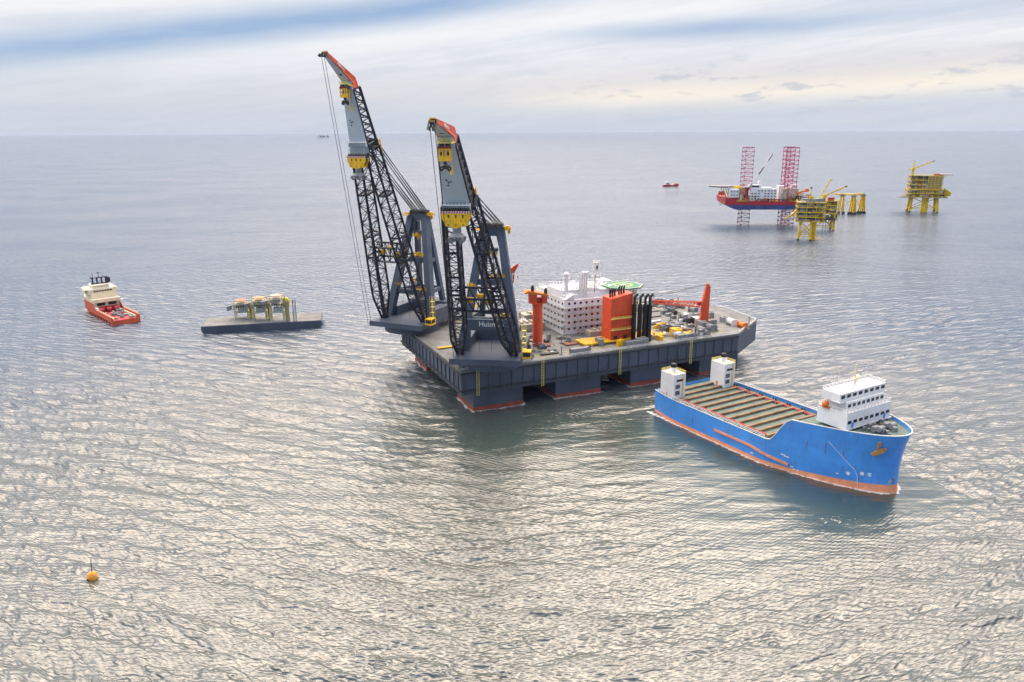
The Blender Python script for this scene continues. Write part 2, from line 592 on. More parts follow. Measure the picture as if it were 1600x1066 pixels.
def water_material():
    m = bpy.data.materials.new('sea_water')
    m.use_nodes = True
    t = m.node_tree
    N = Nodes(t)
    p = t.nodes['Principled BSDF']
    co = N.new('ShaderNodeTexCoord').outputs['Object']

    def mapped(scale, rot=0.0):
        mp = N.new('ShaderNodeMapping')
        mp.inputs['Scale'].default_value = scale
        mp.inputs['Rotation'].default_value = (0, 0, rot)
        t.links.new(co, mp.inputs[0])
        return mp.outputs[0]
    big = N.noise(mapped((0.004, 0.007, 1), 0.2), 1.0, 4.0, 0.55)
    patch = N.step(big, 0.35, 0.65)
    p.inputs['IOR'].default_value = 1.95
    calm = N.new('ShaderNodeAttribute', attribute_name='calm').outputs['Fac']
    foam = N.new('ShaderNodeAttribute', attribute_name='foam').outputs['Fac']
    rough = N.math('SUBTRACT', 1.0, N.math('MULTIPLY', calm, 0.88))
    fn = N.noise(mapped((0.55, 0.8, 1), 0.3), 1.0, 7.0, 0.72, 0.6)
    fm = N.step(N.math('ADD', N.math('MULTIPLY', foam, 0.52), fn), 0.80, 0.92)
    cap = N.step(N.noise(mapped((0.10, 0.35, 1), 0.1), 1.0, 7.0, 0.75, 0.4), 0.775, 0.81)
    fm = N.math('ADD', fm, N.math('MULTIPLY', cap, 0.5), clamp=True)
    nearc = N.mix(patch, rgb(0.076, 0.090, 0.082), rgb(0.094, 0.106, 0.097))
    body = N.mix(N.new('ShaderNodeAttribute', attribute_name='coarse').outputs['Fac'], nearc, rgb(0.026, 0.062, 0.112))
    body = N.mix(N.math('MULTIPLY', calm, 0.8), body, rgb(0.016, 0.046, 0.038))  # dark green painted into the sheltered water for the ship's reflection
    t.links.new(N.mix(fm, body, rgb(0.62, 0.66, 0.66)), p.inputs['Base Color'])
    t.links.new(N.math('ADD', N.math('ADD', 0.17, N.math('MULTIPLY', patch, 0.08)), N.math('MULTIPLY', fm, 0.5)), p.inputs['Roughness'])
    # wavelets too small for the mesh near by, and all the chop where the mesh is coarse far off
    coarse = N.new('ShaderNodeAttribute', attribute_name='coarse').outputs['Fac']

    sx = N.new('ShaderNodeSeparateXYZ')
    t.links.new(co, sx.inputs[0])
    root = N.math('SQRT', N.math('ADD', N.math('MULTIPLY', sx.outputs[0], sx.outputs[0]), 6400.0))
    bent = N.vec(sx.outputs[0], N.math('SUBTRACT', sx.outputs[1], N.math('MULTIPLY', root, 0.5)))

    def train(length, rot, dist, dscale):
        w = N.new('ShaderNodeTexWave', wave_type='BANDS', bands_direction='Y', wave_profile='SIN')
        mp = N.new('ShaderNodeMapping')
        mp.inputs['Rotation'].default_value = (0, 0, rot)
        t.links.new(bent, mp.inputs[0])
        t.links.new(mp.outputs[0], w.inputs['Vector'])
        w.inputs['Scale'].default_value = 2 * pi / 20.0 / length
        w.inputs['Distortion'].default_value = dist
        w.inputs['Detail'].default_value = 2.5
        w.inputs['Detail Scale'].default_value = dscale
        return w.outputs['Fac']

    def total(parts):
        h = None
        for amp, v in parts:
            v = N.math('MULTIPLY', v, amp)
            h = v if h is None else N.math('ADD', h, v)
        return h
    near = total([(0.050, train(0.85, 0.10, 4.0, 0.9)), (0.075, train(1.35, -0.35, 4.5, 0.7)), (0.085, train(1.9, 0.42, 4.5, 0.5)),
                  (0.10, N.noise(mapped((0.7, 1.3, 1), 0.12), 1.0, 6.0, 0.66, 0.3))])
    far = total([(0.26, train(3.1, 0.06, 5.0, 0.5)), (0.36, train(4.6, -0.22, 5.0, 0.35)), (0.48, train(7.0, 0.2, 5.0, 0.25)),
                 (0.9, N.noise(mapped((0.055, 0.16, 1), 0.1), 1.0, 6.0, 0.62, 0.4))])
    swell = N.noise(mapped((0.016, 0.045, 1), 0.08), 1.0, 4.0, 0.55)
    h = N.math('ADD', N.math('MULTIPLY', N.math('MULTIPLY', near, rough), N.math('ADD', 0.6, N.math('MULTIPLY', patch, 0.6))),
               N.math('MULTIPLY', N.math('MULTIPLY', far, rough), N.math('MULTIPLY', coarse, 0.72)))
    h = N.math('ADD', h, N.math('MULTIPLY', swell, 1.6))
    b3 = N.new('ShaderNodeBump')
    b3.inputs['Strength'].default_value = 1.0
    b3.inputs['Distance'].default_value = 1.0
    N.put(b3.inputs['Height'], h)
    t.links.new(b3.outputs[0], p.inputs['Normal'])
    return m


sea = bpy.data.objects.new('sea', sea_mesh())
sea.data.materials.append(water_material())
sea['kind'] = 'structure'
COL.objects.link(sea)
# ------------------------------------------------------------------ heavy lift cranes
DECK_Z = 22.0


def heavy_crane(label, foot, phi, theta, house_sign, drop_aux, whip_to, drop_main):
    """crane standing on the vessel's deck; local X runs out under the boom, Y across, Z up"""
    rz = atan2(-cos(phi), -sin(phi))
    root = thing('heavy_lift_crane', label, 'crane', (foot[0], foot[1], DECK_Z), rz, 'twin heavy lift cranes on the crane vessel')
    z0 = 6.0                                  # height of the boom pivot above the deck
    b = Vector((cos(theta), 0, sin(theta)))
    n = Vector((sin(theta), 0, -cos(theta)))
    k = 0.741
    j = Vector((cos(theta - k), 0, sin(theta - k)))
    jn = Vector((sin(theta - k), 0, -cos(theta - k)))
    yv = Vector((0, 1, 0))
    F = Vector((0, 0, z0))

    def P(s, l, h):
        return F + b * s + yv * l + n * h
    LM, LA, LJ = 102.8, 131.2, 20.1

    # slewing platform and machinery house (stands on the deck)
    mb = MB()
    mb.lathe((-8, 0, 0), [(15.5, 0), (15.5, 3.2), (14.5, 3.6), (14.5, 4.0)], 36)
    mb.box((-12, 0, 5.4), (44, 33, 2.8))
    mb.box((-30, 0, 9.8), (10, 24, 6.0))
    for sy in (-1, 1):
        mb.box((-16, sy * 12.5, 9.3), (16, 6, 5.0))
        mb.prism([(3.0, sy * 13 - 1.4, 3.9), (-5.5, sy * 13 - 1.4, 3.9), (-1.6, sy * 13 - 1.4, z0 + 1.8), (1.0, sy * 13 - 1.4, z0 + 1.8)], (0, 0.9, 0))
        mb.prism([(3.0, sy * 13 + 0.6, 3.9), (-5.5, sy * 13 + 0.6, 3.9), (-1.6, sy * 13 + 0.6, z0 + 1.8), (1.0, sy * 13 + 0.6, z0 + 1.8)], (0, 0.9, 0))
    mb.build('slewing_platform', SLATE, root)
    cabm = MB()
    cabm.box((4, 19.0, 8.4), (5, 4, 3.4))
    cab = cabm.build('operator_cab', YEL, root)
    g = MB()
    g.box((6.52, 19.0, 8.7), (0.08, 3.4, 2.0))
    g.box((4.4, 21.02, 8.7), (3.6, 0.08, 1.9))
    g.build('window', GLASS, cab)

    # two lattice legs, tied by a lattice cross frame
    def leg_ring(s, sy):
        f = s / 99.0
        cl = 13.0 * (1 - f) + 3.7 * f
        wl = 1.0 + 2.3 * min(1, s / 16.0) - 0.9 * f
        wn = 0.7 + 2.9 * min(1, s / 16.0)
        if s > 70:
            wn *= 1 - 0.1 * (s - 70) / 29
        return [P(s, sy * (cl - wl) if sy > 0 else -(cl + wl), -wn), P(s, sy * (cl + wl) if sy > 0 else -(cl - wl), -wn),
                P(s, sy * (cl + wl) if sy > 0 else -(cl - wl), wn), P(s, sy * (cl - wl) if sy > 0 else -(cl + wl), wn)]
    for sy in (-1, 1):
        mb = MB()
        rings = [leg_ring(s, sy) for s in np.linspace(0, 99, 21)]
        mb.lattice(rings, 0.62, 0.17)
        for s in (8, 40, 52, 75, 99):                      # stiff plated frames
            r = leg_ring(s, sy)
            for i in range(4):
                mb.beam(r[i], r[(i + 1) % 4], 0.8)
        mb.beam(P(-0.6, sy * 13 - 1.5, 0), P(-0.6, sy * 13 + 1.5, 0), 1.6)
        mb.build('boom_leg', NAVY, root)
    mb = MB()
    for s0, s1 in ((38.0, 46.0),):
        for h in (-3.2, 3.2):
            for s in (s0, s1):
                w = 13.0 * (1 - s / 99) + 3.7 * s / 99
                mb.tube(P(s, -w, h), P(s, w, h), 0.55, 6)
            w = 9.0
            pts = np.linspace(-w, w, 6)
            for a, c in zip(pts, pts[1:]):
                mb.beam(P(s0, a, h), P(s1, (a + c) / 2, h), 0.4)
                mb.beam(P(s1, (a + c) / 2, h), P(s0, c, h), 0.4)
        for s in (s0, s1):
            for l in (-6, 0, 6):
                mb.beam(P(s, l, -3.2), P(s, l, 3.2), 0.4)
    mb.build('boom_cross_frame', NAVY, root)
    for l, s in ((-3.0, 42.0), (1.5, 44.5), (5.0, 41.0)):
        mb = MB()
        c = P(s, l, 1.0)
        mb.box((c.x, c.y, c.z), (1.6, 2.2, 1.6))
        mb.tube(c + Vector((0, -1.5, 1.0)), c + Vector((0, 1.5, 1.0)), 0.7, 10)
        mb.build('winch', YEL, root)

    # boom head: plated underside, lattice sides, head frames
    def hw(s):
        return 5.3 + (2.5 - 5.3) * (s - 97.0) / (LA - 97.0)

    def hn(s):
        return 4.3 + (2.6 - 4.3) * (s - 97.0) / (LA - 97.0)
    mb = MB()
    mb.prism([P(97.5, -hw(97.5), 4.4), P(97.5, hw(97.5), 4.4), P(LA, hw(LA), 2.7), P(LA, -hw(LA), 2.7)], n * 0.5)
    panel = mb.build('boom_face_plate', PALE, root)
    mb = MB()
    for s, l in ((112, -1.6),):                         # small dark mark painted on the plate
        for ds, dl, wd in ((1.3, -0.5, 0.7), (0.2, 0.1, 0.8), (-1.1, -0.2, 0.9), (0.5, 1.0, 0.5)):
            p = P(s + ds, l + dl, 4.0)
            mb.prism([p + b * .45, p + yv * wd * .6, p - b * .45, p - yv * wd * .6], n * 0.04)
    sh = (2.7 - 4.4) / (LA - 97.5)
    mk = mb
    mk.v = [tuple(Vector(v) + n * (0.55 + (4.4 + sh * (112 - 97.5)) - 4.0)) for v in mk.v]
    mk.build('painted_mark', BLACK, panel)
    mb = MB()
    for sy in (-1, 1):
        rings = []
        ss = np.linspace(97.5, LA - 4.0, 9)
        for i, s in enumerate(ss):
            rings.append((P(s, sy * hw(s), hn(s)), P(s, sy * hw(s) * 0.92, -hn(s))))
        for (a, c), (d, e) in zip(rings, rings[1:]):
            mb.tube(a, d, 0.5, 6)
            mb.tube(c, e, 0.72, 6)
        for i, ((a, c), (d, e)) in enumerate(zip(rings, rings[1:])):
            mb.beam(a, c, 0.5)
            mb.beam(c, d, 0.62)
            mb.beam(a.lerp(d, .5), c.lerp(d, .5), 0.35)
        mb.beam(rings[-1][0], rings[-1][1], 0.8)
    for s in np.linspace(97.5, LA - 4.0, 9):
        mb.beam(P(s, -hw(s) * 0.92, -hn(s)), P(s, hw(s) * 0.92, -hn(s)), 0.45)
    mb.box(tuple(P(99.5, 0, -3.2)), (2, 10, 2))
    mb.build('boom_head_frame', NAVY, root)
    mb = MB()                                            # drum, blocks and gear at the boom head
    for l in np.linspace(-4.2, 4.2, 8):
        c = P(100.0, l, -5.2)
        mb.tube(c - yv * .35, c + yv * .35, 1.3, 12)
    mb.build('stay_sheaves', DKGREY, root)
    mb = MB()
    mb.beam(P(97.0, -5.6, -5.6), P(97.0, 5.6, -5.6), 1.3, 1.0)
    for l in (-5.4, 5.4):
        mb.beam(P(94, l, -4.4), P(101, l, -4.4), 0.35)
        mb.beam(P(94, l, -6.0), P(101, l, -6.0), 0.35)
        for s in (94, 96.3, 98.6, 101):
            mb.beam(P(s, l, -4.4), P(s, l, -6.2), 0.22)
    mb.build('access_platform', YEL, root)
    # main sheave nest
    mb = MB()
    for l in np.linspace(-4.8, 4.8, 15):
        c = P(LM - 1.2, l, 5.3)
        mb.tube(c - yv * .2, c + yv * .2, 0.95, 14)
    mb.build('main_sheaves', PALE, root)
    mb = MB()
    mb.box(tuple(P(LM + 0.1, 0, 5.8)), (1.2, 10.6, 0.35))
    for l in np.linspace(-5.2, 5.2, 9):
        mb.box(tuple(P(LM + 0.2, l, 5.9) + Vector((0, 0, 0.4))), (0.5, 0.3, 0.7))
    mb.build('sheave_guard', WHITE, root)

    # jib in the boom's line, kinked forward
    A0 = P(LA - 2.5, 0, 0)
    A1 = P(LA, 0, 0)
    tip = A1 + j * LJ

    def jp(t, l, h):
        c = A1 + j * (LJ * t)
        return c + yv * l + jn * h
    mb = MB()
    for sy in (-1, 1):
        a = [P(LA - 4.2, sy * 2.75, 2.5), P(LA - 4.2, sy * 2.6, -1.9), jp(0.0, sy * 2.5, -1.2), jp(1.0, sy * 0.8, -0.55), jp(1.0, sy * 0.8, 0.55), jp(0.08, sy * 2.5, 2.0)]
        mb.prism(a, yv * 0.35 * sy)
    mb.prism([P(LA - 4.2, -2.6, -1.9), P(LA - 4.2, 2.6, -1.9), jp(0, 2.5, -1.2), jp(0, -2.5, -1.2)], -n * 0.3)
    mb.prism([jp(0, -2.5, -1.2), jp(0, 2.5, -1.2), jp(1, .8, -.55), jp(1, -.8, -.55)], -jn * 0.3)
    jib = mb.build('jib', ORED, root)
    mb = MB()
    mb.prism([jp(0.0, -2.45, 1.95), jp(0.0, 2.45, 1.95), jp(1, .78, .5), jp(1, -.78, .5)], jn * 0.3)
    pj = mb.build('jib_face_plate', PALE, jib)
    mb = MB()
    mb.prism([jp(0.62, -0.7, 1.22), jp(0.62, 0.2, 1.22), jp(0.42, 0.5, 1.52), jp(0.42, -0.9, 1.52)], jn * 0.12)
    mb.prism([jp(0.36, -0.9, 1.62), jp(0.36, 0.6, 1.62), jp(0.30, 0.6, 1.72), jp(0.30, -0.9, 1.72)], jn * 0.12)
    mb.build('painted_mark', DKGREY, pj)
    # white lettering on both jib cheeks
    for sy in (-1, 1):
        xd = j if sy < 0 else -j
        org = jp(0.12 if sy < 0 else 0.66, sy * (2.95 if sy < 0 else 2.15), 0.75)
        side = (jp(1, sy * .8, 0) - jp(0, sy * 2.5, 0)).normalized() * (1 if sy < 0 else -1)
        lettering('Huisman', 1.5, WHITE, jib, org, side, -jn, thick=0.12)
    # tip gear
    mb = MB()
    for l in (-0.5, 0.5):
        c = jp(1.03, l, 0.9)
        mb.tube(c - yv * .18, c + yv * .18, 1.2, 16)
        c = jp(1.12, l, 2.6)
        mb.tube(c - yv * .18, c + yv * .18, 0.8, 16)
    mb.beam(jp(1.0, -1.2, -0.2), jp(1.13, -1.2, 3.0), 0.4)
    mb.beam(jp(1.0, 1.2, -0.2), jp(1.13, 1.2, 3.0), 0.4)
    mb.build('tip_sheaves', DKGREY, jib)
    mb = MB()
    mb.box(tuple(jp(1.02, 0, -0.7)), (1.3, 1.9, 0.4))
    mb.box(tuple(jp(1.06, 0, 0.3)), (0.4, 1.6, 0.6))
    mb.build('access_platform', YEL, jib)
    for l in (-0.75, 0.75):
        mb = MB()
        p0 = jp(1.05, l, 2.0)
        mb.tube(p0, Vector(whip_to) + yv * l * 1.4, 0.11, 5)
        mb.build('whip_line', ROPE, jib)

    # main block hanging from the boom head
    top = P(LM - 1.2, 0, 6.0)
    for l in np.linspace(-4.7, 4.7, 13):
        for dxx in (-0.9, 0.9):
            mb = MB()
            mb.tube(top + yv * l + Vector((dxx, 0, -0.4)), top + yv * l + Vector((dxx, 0, -drop_main + 0.9)), 0.1, 5)
            mb.build('hoist_rope', PALE, root)
    bz = top.z - drop_main
    bx = top.x
    mb = MB()
    prof = [(-5.3, 0.2), (5.3, 0.2), (5.2, -1.6), (4.3, -2.9), (4.1, -4.3), (1.6, -4.7), (0, -5.3), (-1.6, -4.7), (-4.1, -4.3), (-4.3, -2.9), (-5.2, -1.6)]
    for dxx in (-1.5, 1.05):
        mb.prism([(bx + dxx, y, bz + z) for y, z in prof], (0.45, 0, 0))
    mb.box((bx, 0, bz - 3.9), (2.1, 7.0, 0.9))
    block = mb.build('main_hook_block', YEL, root)
    mb = MB()
    for l in np.linspace(-4.8, 4.8, 13):
        mb.tube((bx, l - .18, bz + 0.9), (bx, l + .18, bz + 0.9), 1.25, 14)
    mb.box((bx, 0, bz - 1.2), (1.9, 9.4, 2.2))
    mb.build('block_sheaves', DKGREY, block)
    mb = MB()
    for i in range(12):
        y = -5.2 + i * 0.95
        mb.prism([(bx + 1.52, y - .32, bz + 0.2), (bx + 1.52, y + .16, bz + 0.2), (bx + 1.52, y + .5, bz + 0.95), (bx + 1.52, y + .02, bz + 0.95)], (0.1, 0, 0))
    mb.build('hazard_stripe', RED, block)
    mb = MB()
    mb.box((bx + 1.5, 0, bz + 0.57), (0.06, 10.8, 0.8))
    mb.build('hazard_band', WHITE, block)
    ochre = mat('ochre_paint', rgb(0.42, 0.20, 0.02), .6)
    for l in (-2.6, 0, 2.6):
        mb = MB()
        mb.box((bx + 1.54, l, bz - 1.05), (0.1, 0.5, 0.9))
        mb.box((bx + 1.54, l, bz - 0.5), (0.1, 0.9, 0.2))
        mb.build('sheave_slot', DKGREY, block)
    for l, dz, r_ in ((-3.6, 2.5, .24), (-1.9, 2.5, .24), (1.9, 2.5, .24), (3.6, 2.5, .24), (-2.7, 4.0, .4), (0, 4.0, .4), (2.7, 4.0, .4)):
        mb = MB()
        mb.tube((bx + 1.5, l, bz - dz), (bx + 1.6, l, bz - dz), r_, 10)
        mb.build('bolt_cap', ochre, block)
    mb = MB()
    mb.tube((bx, 0, bz - 4.6), (bx, 0, bz - 7.2), 1.5, 14)
    mb.lathe((bx, 0, bz - 9.2), [(1.2, -0.4), (2.6, 0.2), (2.9, 1.0), (2.2, 2.0), (1.2, 2.2)], 18)
    for a in range(4):
        c, s = cos(a * pi / 2 + pi / 4), sin(a * pi / 2 + pi / 4)
        for (r0, y0), (r1, y1) in zip([(1.0, -8.6), (2.6, -10.2), (3.4, -9.6)], [(2.6, -10.2), (3.4, -9.6), (3.5, -8.4)]):
            mb.beam((bx + r0 * c, r0 * s, bz + y0), (bx + r1 * c, r1 * s, bz + y1), 0.9)
    mb.build('hook', GREY, block)

    # auxiliary block below the kink
    at_ = P(LA - 1.0, 0, 5.0)
    mb = MB()
    mb.box((at_.x - 0.6, 0, at_.z + 0.2), (2.8, 4.6, 0.45))
    mb.beam(P(LA - 2.5, -2.7, 2.4), (at_.x, -2.0, at_.z), 0.6)
    mb.beam(P(LA - 2.5, 2.7, 2.4), (at_.x, 2.0, at_.z), 0.6)
    mb.rail([(at_.x + 0.8, -2.3, at_.z + 0.4), (at_.x + 0.8, 2.3, at_.z + 0.4)], 1.0, 0.09, 1.3)
    mb.build('aux_head_platform', LINEY, root)
    mb = MB()
    for l in (-1.7, -1.1, -0.5, 0.5, 1.1, 1.7):
        mb.tube((at_.x, l - .15, at_.z - 1.2), (at_.x, l + .15, at_.z - 1.2), 1.1, 14)
    mb.build('aux_sheaves', DKGREY, root)
    az_ = at_.z - 1.9 - drop_aux
    for l in (-1.6, -1.1, 1.1, 1.6):
        for dxx in (-0.5, 0.5):
            mb = MB()
            mb.tube((at_.x + dxx, l, at_.z - 1.2), (at_.x + dxx, l, az_), 0.08, 5)
            mb.build('hoist_rope', ROPE, root)
    mb = MB()
    for dxx in (-1.1, 0.75):
        for l0, l1 in ((-2.0, -1.6), (-0.8, -0.45), (0.45, 0.8), (1.6, 2.0)):
            mb.box((at_.x + dxx + .17, (l0 + l1) / 2, az_ - 1.0), (0.35, l1 - l0, 2.3))
        mb.box((at_.x + dxx + .17, 0, az_ - 2.8), (0.34, 4.0, 1.5))
        mb.box((at_.x + dxx + .17, 0, az_ + 0.3), (0.33, 4.0, 0.4))
    ab = mb.build('aux_hook_block', YEL, root)
    mb = MB()
    for l in (-1.2, 1.2):
        for q in (-.2, .2):
            mb.tube((at_.x, l + q - .14, az_ - 1.1), (at_.x, l + q + .14, az_ - 1.1), 0.6, 14)
    mb.box((at_.x, 0, az_ + 0.8), (2.2, 4.2, 0.55))
    mb.build('block_sheaves', DKGREY, ab)
    mb = MB()
    for i in range(5):
        y = -1.9 + i * 0.85
        mb.prism([(at_.x + 1.22, y - .3, az_ + 0.6), (at_.x + 1.22, y + .15, az_ + 0.6), (at_.x + 1.22, y + .45, az_ + 1.2), (at_.x + 1.22, y, az_ + 1.2)], (0.06, 0, 0))
    mb.build('hazard_stripe', RED, ab)
    mb = MB()
    mb.tube((at_.x, 0, az_ - 3.5), (at_.x, 0, az_ - 4.8), 0.6, 12)
    mb.lathe((at_.x, 0, az_ - 5.8), [(0.6, -0.3), (1.5, 0.1), (1.6, 0.8), (0.8, 1.4)], 14)
    for sy in (-1, 1):
        for (r0, y0), (r1, y1) in zip([(0.4, -5.6), (1.3, -6.7), (1.8, -6.2)], [(1.3, -6.7), (1.8, -6.2), (1.8, -5.4)]):
            mb.beam((at_.x, sy * r0, az_ + y0), (at_.x, sy * r1, az_ + y1), 0.55)
    mb.build('hook', DKGREY, ab)
    mb = MB()
    mb.tube(P(LA - 6, 1.2, 3.2), P(LA - 6, 1.2, 3.2) + Vector((0, 0, -5.0)), 0.09, 5)
    mb.tube(P(LA - 6, 1.2, 3.2) + Vector((0, 0, -5.0)), P(LA - 6, 1.2, 3.2) + Vector((0, 0, -7.6)), 0.45, 10)
    mb.build('service_hook', YEL, root)

    # A-frame behind the boom
    T = Vector((-20.4, 0, 64.3))
    tops = {}
    af = MB()
    W1, W2 = 4.6, 3.4
    mid = 0.62
    feet = {}
    for sy in (-1, 1):
        a = Vector((-19.0, sy * 4.4, 61.5))
        f = Vector((-6.0, sy * 13.6, 6.5))
        feet[sy] = (a, f)
        af.beam(a, f, 3.4, W1, up=(1, 0, 0), w2=3.8, h2=4.2)
        r0 = Vector((-23.0, sy * 3.6, 59.0))
        r1 = Vector((-31.5, sy * 8.0, 6.5))
        af.beam(r0, r1, 2.6, 3.0, up=(1, 0, 0))
        feet[sy + 10] = (r0, r1)
    af.box((-20.8, 0, 61.6), (6.2, 11.6, 3.6))
    af.box((-19.0, 0, 53.2), (3.2, 5.4, 1.4))
    for sy in (-1, 1):                                    # haunches round the opening
        af.prism([(-17.4, sy * 2.2, 59.9), (-17.4, sy * 4.4, 59.9), (-17.4, sy * 5.2, 53.0), (-17.4, sy * 3.4, 54.5)], (-3.0, 0, 0))
    for t, th in ((0.42, 2.6), (0.74, 2.8)):
        a = feet[-1][0].lerp(feet[-1][1], t)
        c = feet[1][0].lerp(feet[1][1], t)
        af.beam(a, c, 2.0, th)
        d = feet[9][0].lerp(feet[9][1], t)
        e = feet[11][0].lerp(feet[11][1], t)
        af.beam(d, e, 1.6, 2.0)
        af.beam(a, d, 1.4, 2.2)
        af.beam(c, e, 1.4, 2.2)
    aframe = af.build('a_frame', SLATE, root)
    mb = MB()
    for l in np.linspace(-4.8, 4.8, 10):
        for dxx in (-1.6, 1.4):
            mb.tube((-20.4 + dxx, l - .25, 64.4), (-20.4 + dxx, l + .25, 64.4), 1.15, 12)
    mb.box((-20.4, 0, 63.7), (5.0, 11.2, 0.5))
    mb.build('stay_sheaves', DKGREY, aframe)
    # yellow walkways and winches hung about the frame
    spots = [(-15.8, -5.9, 62.8, 3.2, 2.6), (-20.0, 7.4, 62.6, 4.2, 2.4), (-17.0, 0.0, 51.2, 2.4, 5.2),
             (-13.0, 3.0, 41.0, 2.2, 8.0), (-11.5, -9.0, 36.5, 2.4, 4.2), (-8.6, 7.2, 22.6, 2.2, 6.0), (-26.0, -9.2, 23.5, 3.0, 2.6), (-9.5, -9.8, 24.0, 2.4, 3.0)]
    for x, y, z, sx, sy in spots:
        mb = MB()
        mb.box((x, y, z), (sx, sy, 0.3))
        mb.rail([(x - sx / 2, y - sy / 2, z), (x + sx / 2, y - sy / 2, z), (x + sx / 2, y + sy / 2, z), (x - sx / 2, y + sy / 2, z)], 1.2, 0.1, 1.4, True)
        if sx * sy > 9:
            mb.box((x, y, z + 1.0), (1.3, 1.8, 1.7))
            mb.box((x - .2, y + .6, z - 1.0), (1.0, 1.2, 1.8))
        mb.build('access_platform', YEL, aframe)
    mb = MB()                                             # long spiral stairway beside the right front leg
    for i in range(5):
        a = Vector((-2.0, 17.0, 6 + i * 3.0))
        mb.box(tuple(a), (2.0, 2.0, 0.2))
        mb.beam(a + Vector((-.9, -.9, 0)), a + Vector((.9, .9, 3.0)), 0.5, 0.15)
        for sx in (-1, 1):
            for sy in (-1, 1):
                mb.beam(a + Vector((sx, sy, 0)), a + Vector((sx, sy, 3.0)), 0.15)
    mb.build('stair_tower', LINEY, root)
    # luffing stays
    for i, l in enumerate((-4.9, -4.1, -3.3, -2.5, -1.6, -0.7, 0.7, 1.6, 2.5, 3.3, 4.1, 4.9)):
        mb = MB()
        mb.tube((-20.0, l, 65.4), P(100.0 - 2.2 * (i % 2) - (3.0 if l < 0 else 0), l * 0.95, -5.8), 0.21, 6)
        mb.build('luffing_stay', ROPE, root)
    # loose hanging wires inside the frame
    for l, x in ((-2, -4), (0.6, -3), (3.0, -6)):
        mb = MB()
        mb.tube((x - 8, l, 52), (x, l * 2.4, 5), 0.08, 5)
        mb.build('hanging_wire', ROPE, root)
    if house_sign:
        mb = MB()
        mb.box((-4.0, 0, 20.2), (2.4, 22.0, 4.6))
        for sy in (-1, 1):
            mb.box((-4.0, sy * 10.0, 13.0), (2.6, 2.6, 10.0))
        sb = mb.build('sign_board', SLATE, root)
        lettering('Huisman', 3.4, WHITE, sb, (-2.74, -4.5, 19.3), (0, 1, 0), (0, 0, 1), thick=0.06)
    return root


heavy_crane('taller heavy lift crane with the steeper boom, its orange-red jib high against the sky',
            (-59.8, 415.6), 0.422, 1.272, False, 0.4, (14.0, -13.5, 6.0), 5.9)
heavy_crane('lower heavy lift crane, boom tip only just above the horizon, nearer the white accommodation block',
            (-11.5, 346.6), 0.121, 0.89, True, 0.3, (40.0, -6.0, 2.0), 1.9)
# ------------------------------------------------------------------ semi-submersible crane vessel
VA = radians(24)
VROOT = Vector((40.0, 424.0, 0.0))
vessel = thing('crane_vessel', 'huge slate-hulled vessel with white accommodation block and green helideck, carrying both big cranes', 'ship', VROOT, VA)
VINV = Matrix.Translation(VROOT) @ Matrix.Rotation(VA, 4, 'Z')
VINV = VINV.inverted()


def vl(p):
    """world point to vessel-local point"""
    return VINV @ Vector(p)


mb = MB()
mb.plan([(-92, -50), (70, -50), (100, -30), (104, 0), (100, 30), (70, 50), (-92, 50)], 10.0, DECK_Z - 1.0)
for sy in (-1, 1):
    for x in (-72, -28, 16, 60):
        mb.plan([(x - 13, sy * 36 - 11), (x + 13, sy * 36 - 11), (x + 13, sy * 36 + 11), (x - 13, sy * 36 + 11)], -6, 10.0)
    mb.plan([(-98, sy * 36 - 13), (86, sy * 36 - 13), (98, sy * 36), (86, sy * 36 + 13), (-98, sy * 36 + 13)], -14, -5)
HULLG = mat('slate_hull_paint', rgb(0.065, 0.085, 0.12), 0.5, var=0.15, scale=0.06, streak=0.45, rust=0.35)
mb.build('hull', HULLG, vessel)
mb = MB()
mb.plan([(-92, -50), (70, -50), (100, -30), (104, 0), (100, 30), (70, 50), (-92, 50)], DECK_Z - 1.0, DECK_Z - 0.02)
mb.build('main_deck', DECK, vessel)
mb = MB()
mb.rail([(-92, -49.6, DECK_Z), (70, -49.6, DECK_Z), (99.5, -29.8, DECK_Z), (103.5, 0, DECK_Z), (99.5, 29.8, DECK_Z), (70, 49.6, DECK_Z), (-92, 49.6, DECK_Z)], 1.2, 0.08, 4.0)
mb.build('guard_rail', WHITE, vessel)
for sy in (-1, 1):
    for i in range(4):
        mb = MB()
        mb.box((-60 + i * 32, sy * 46.5, DECK_Z + 1.4), (9, 3, 2.8))
        mb.tube((-60 + i * 32 + 5.2, sy * 46.5 - 1.2, DECK_Z + 1.6), (-60 + i * 32 + 5.2, sy * 46.5 + 1.2, DECK_Z + 1.6), 1.5, 14)
        mb.build('mooring_winch', GREY, vessel)
# low equipment houses and pipe racks on the open deck
mb = MB()
for x, y, sx, sy, h in ((-30, 8, 16, 10, 4), (-52, -10, 9, 18, 5), (2, -20, 20, 6, 3.2), (-14, 26, 24, 9, 4.5), (8, 4, 12, 12, 6)):
    mb.box((x, y, DECK_Z + h / 2), (sx, sy, h))
    for i in range(4):
        mb.box((x - sx * .3 + i * sx * .2, y, DECK_Z + h + 0.5), (1.4, sy * 0.5, 1.0))
mb.build('deck_house', mat('buff_paint', rgb(0.42, 0.38, 0.30), 0.6, var=.12, streak=.3), vessel)
mb = MB()
for i in range(7):
    mb.tube((-20, -38 + i * 1.6, DECK_Z + 1.2), (30, -38 + i * 1.6, DECK_Z + 1.2), 0.6, 8)
for x in (-16, 0, 14, 28):
    mb.box((x, -33.2, DECK_Z + 0.3), (0.8, 12, 0.6))
mb.build('pipe_rack', YEL, vessel)

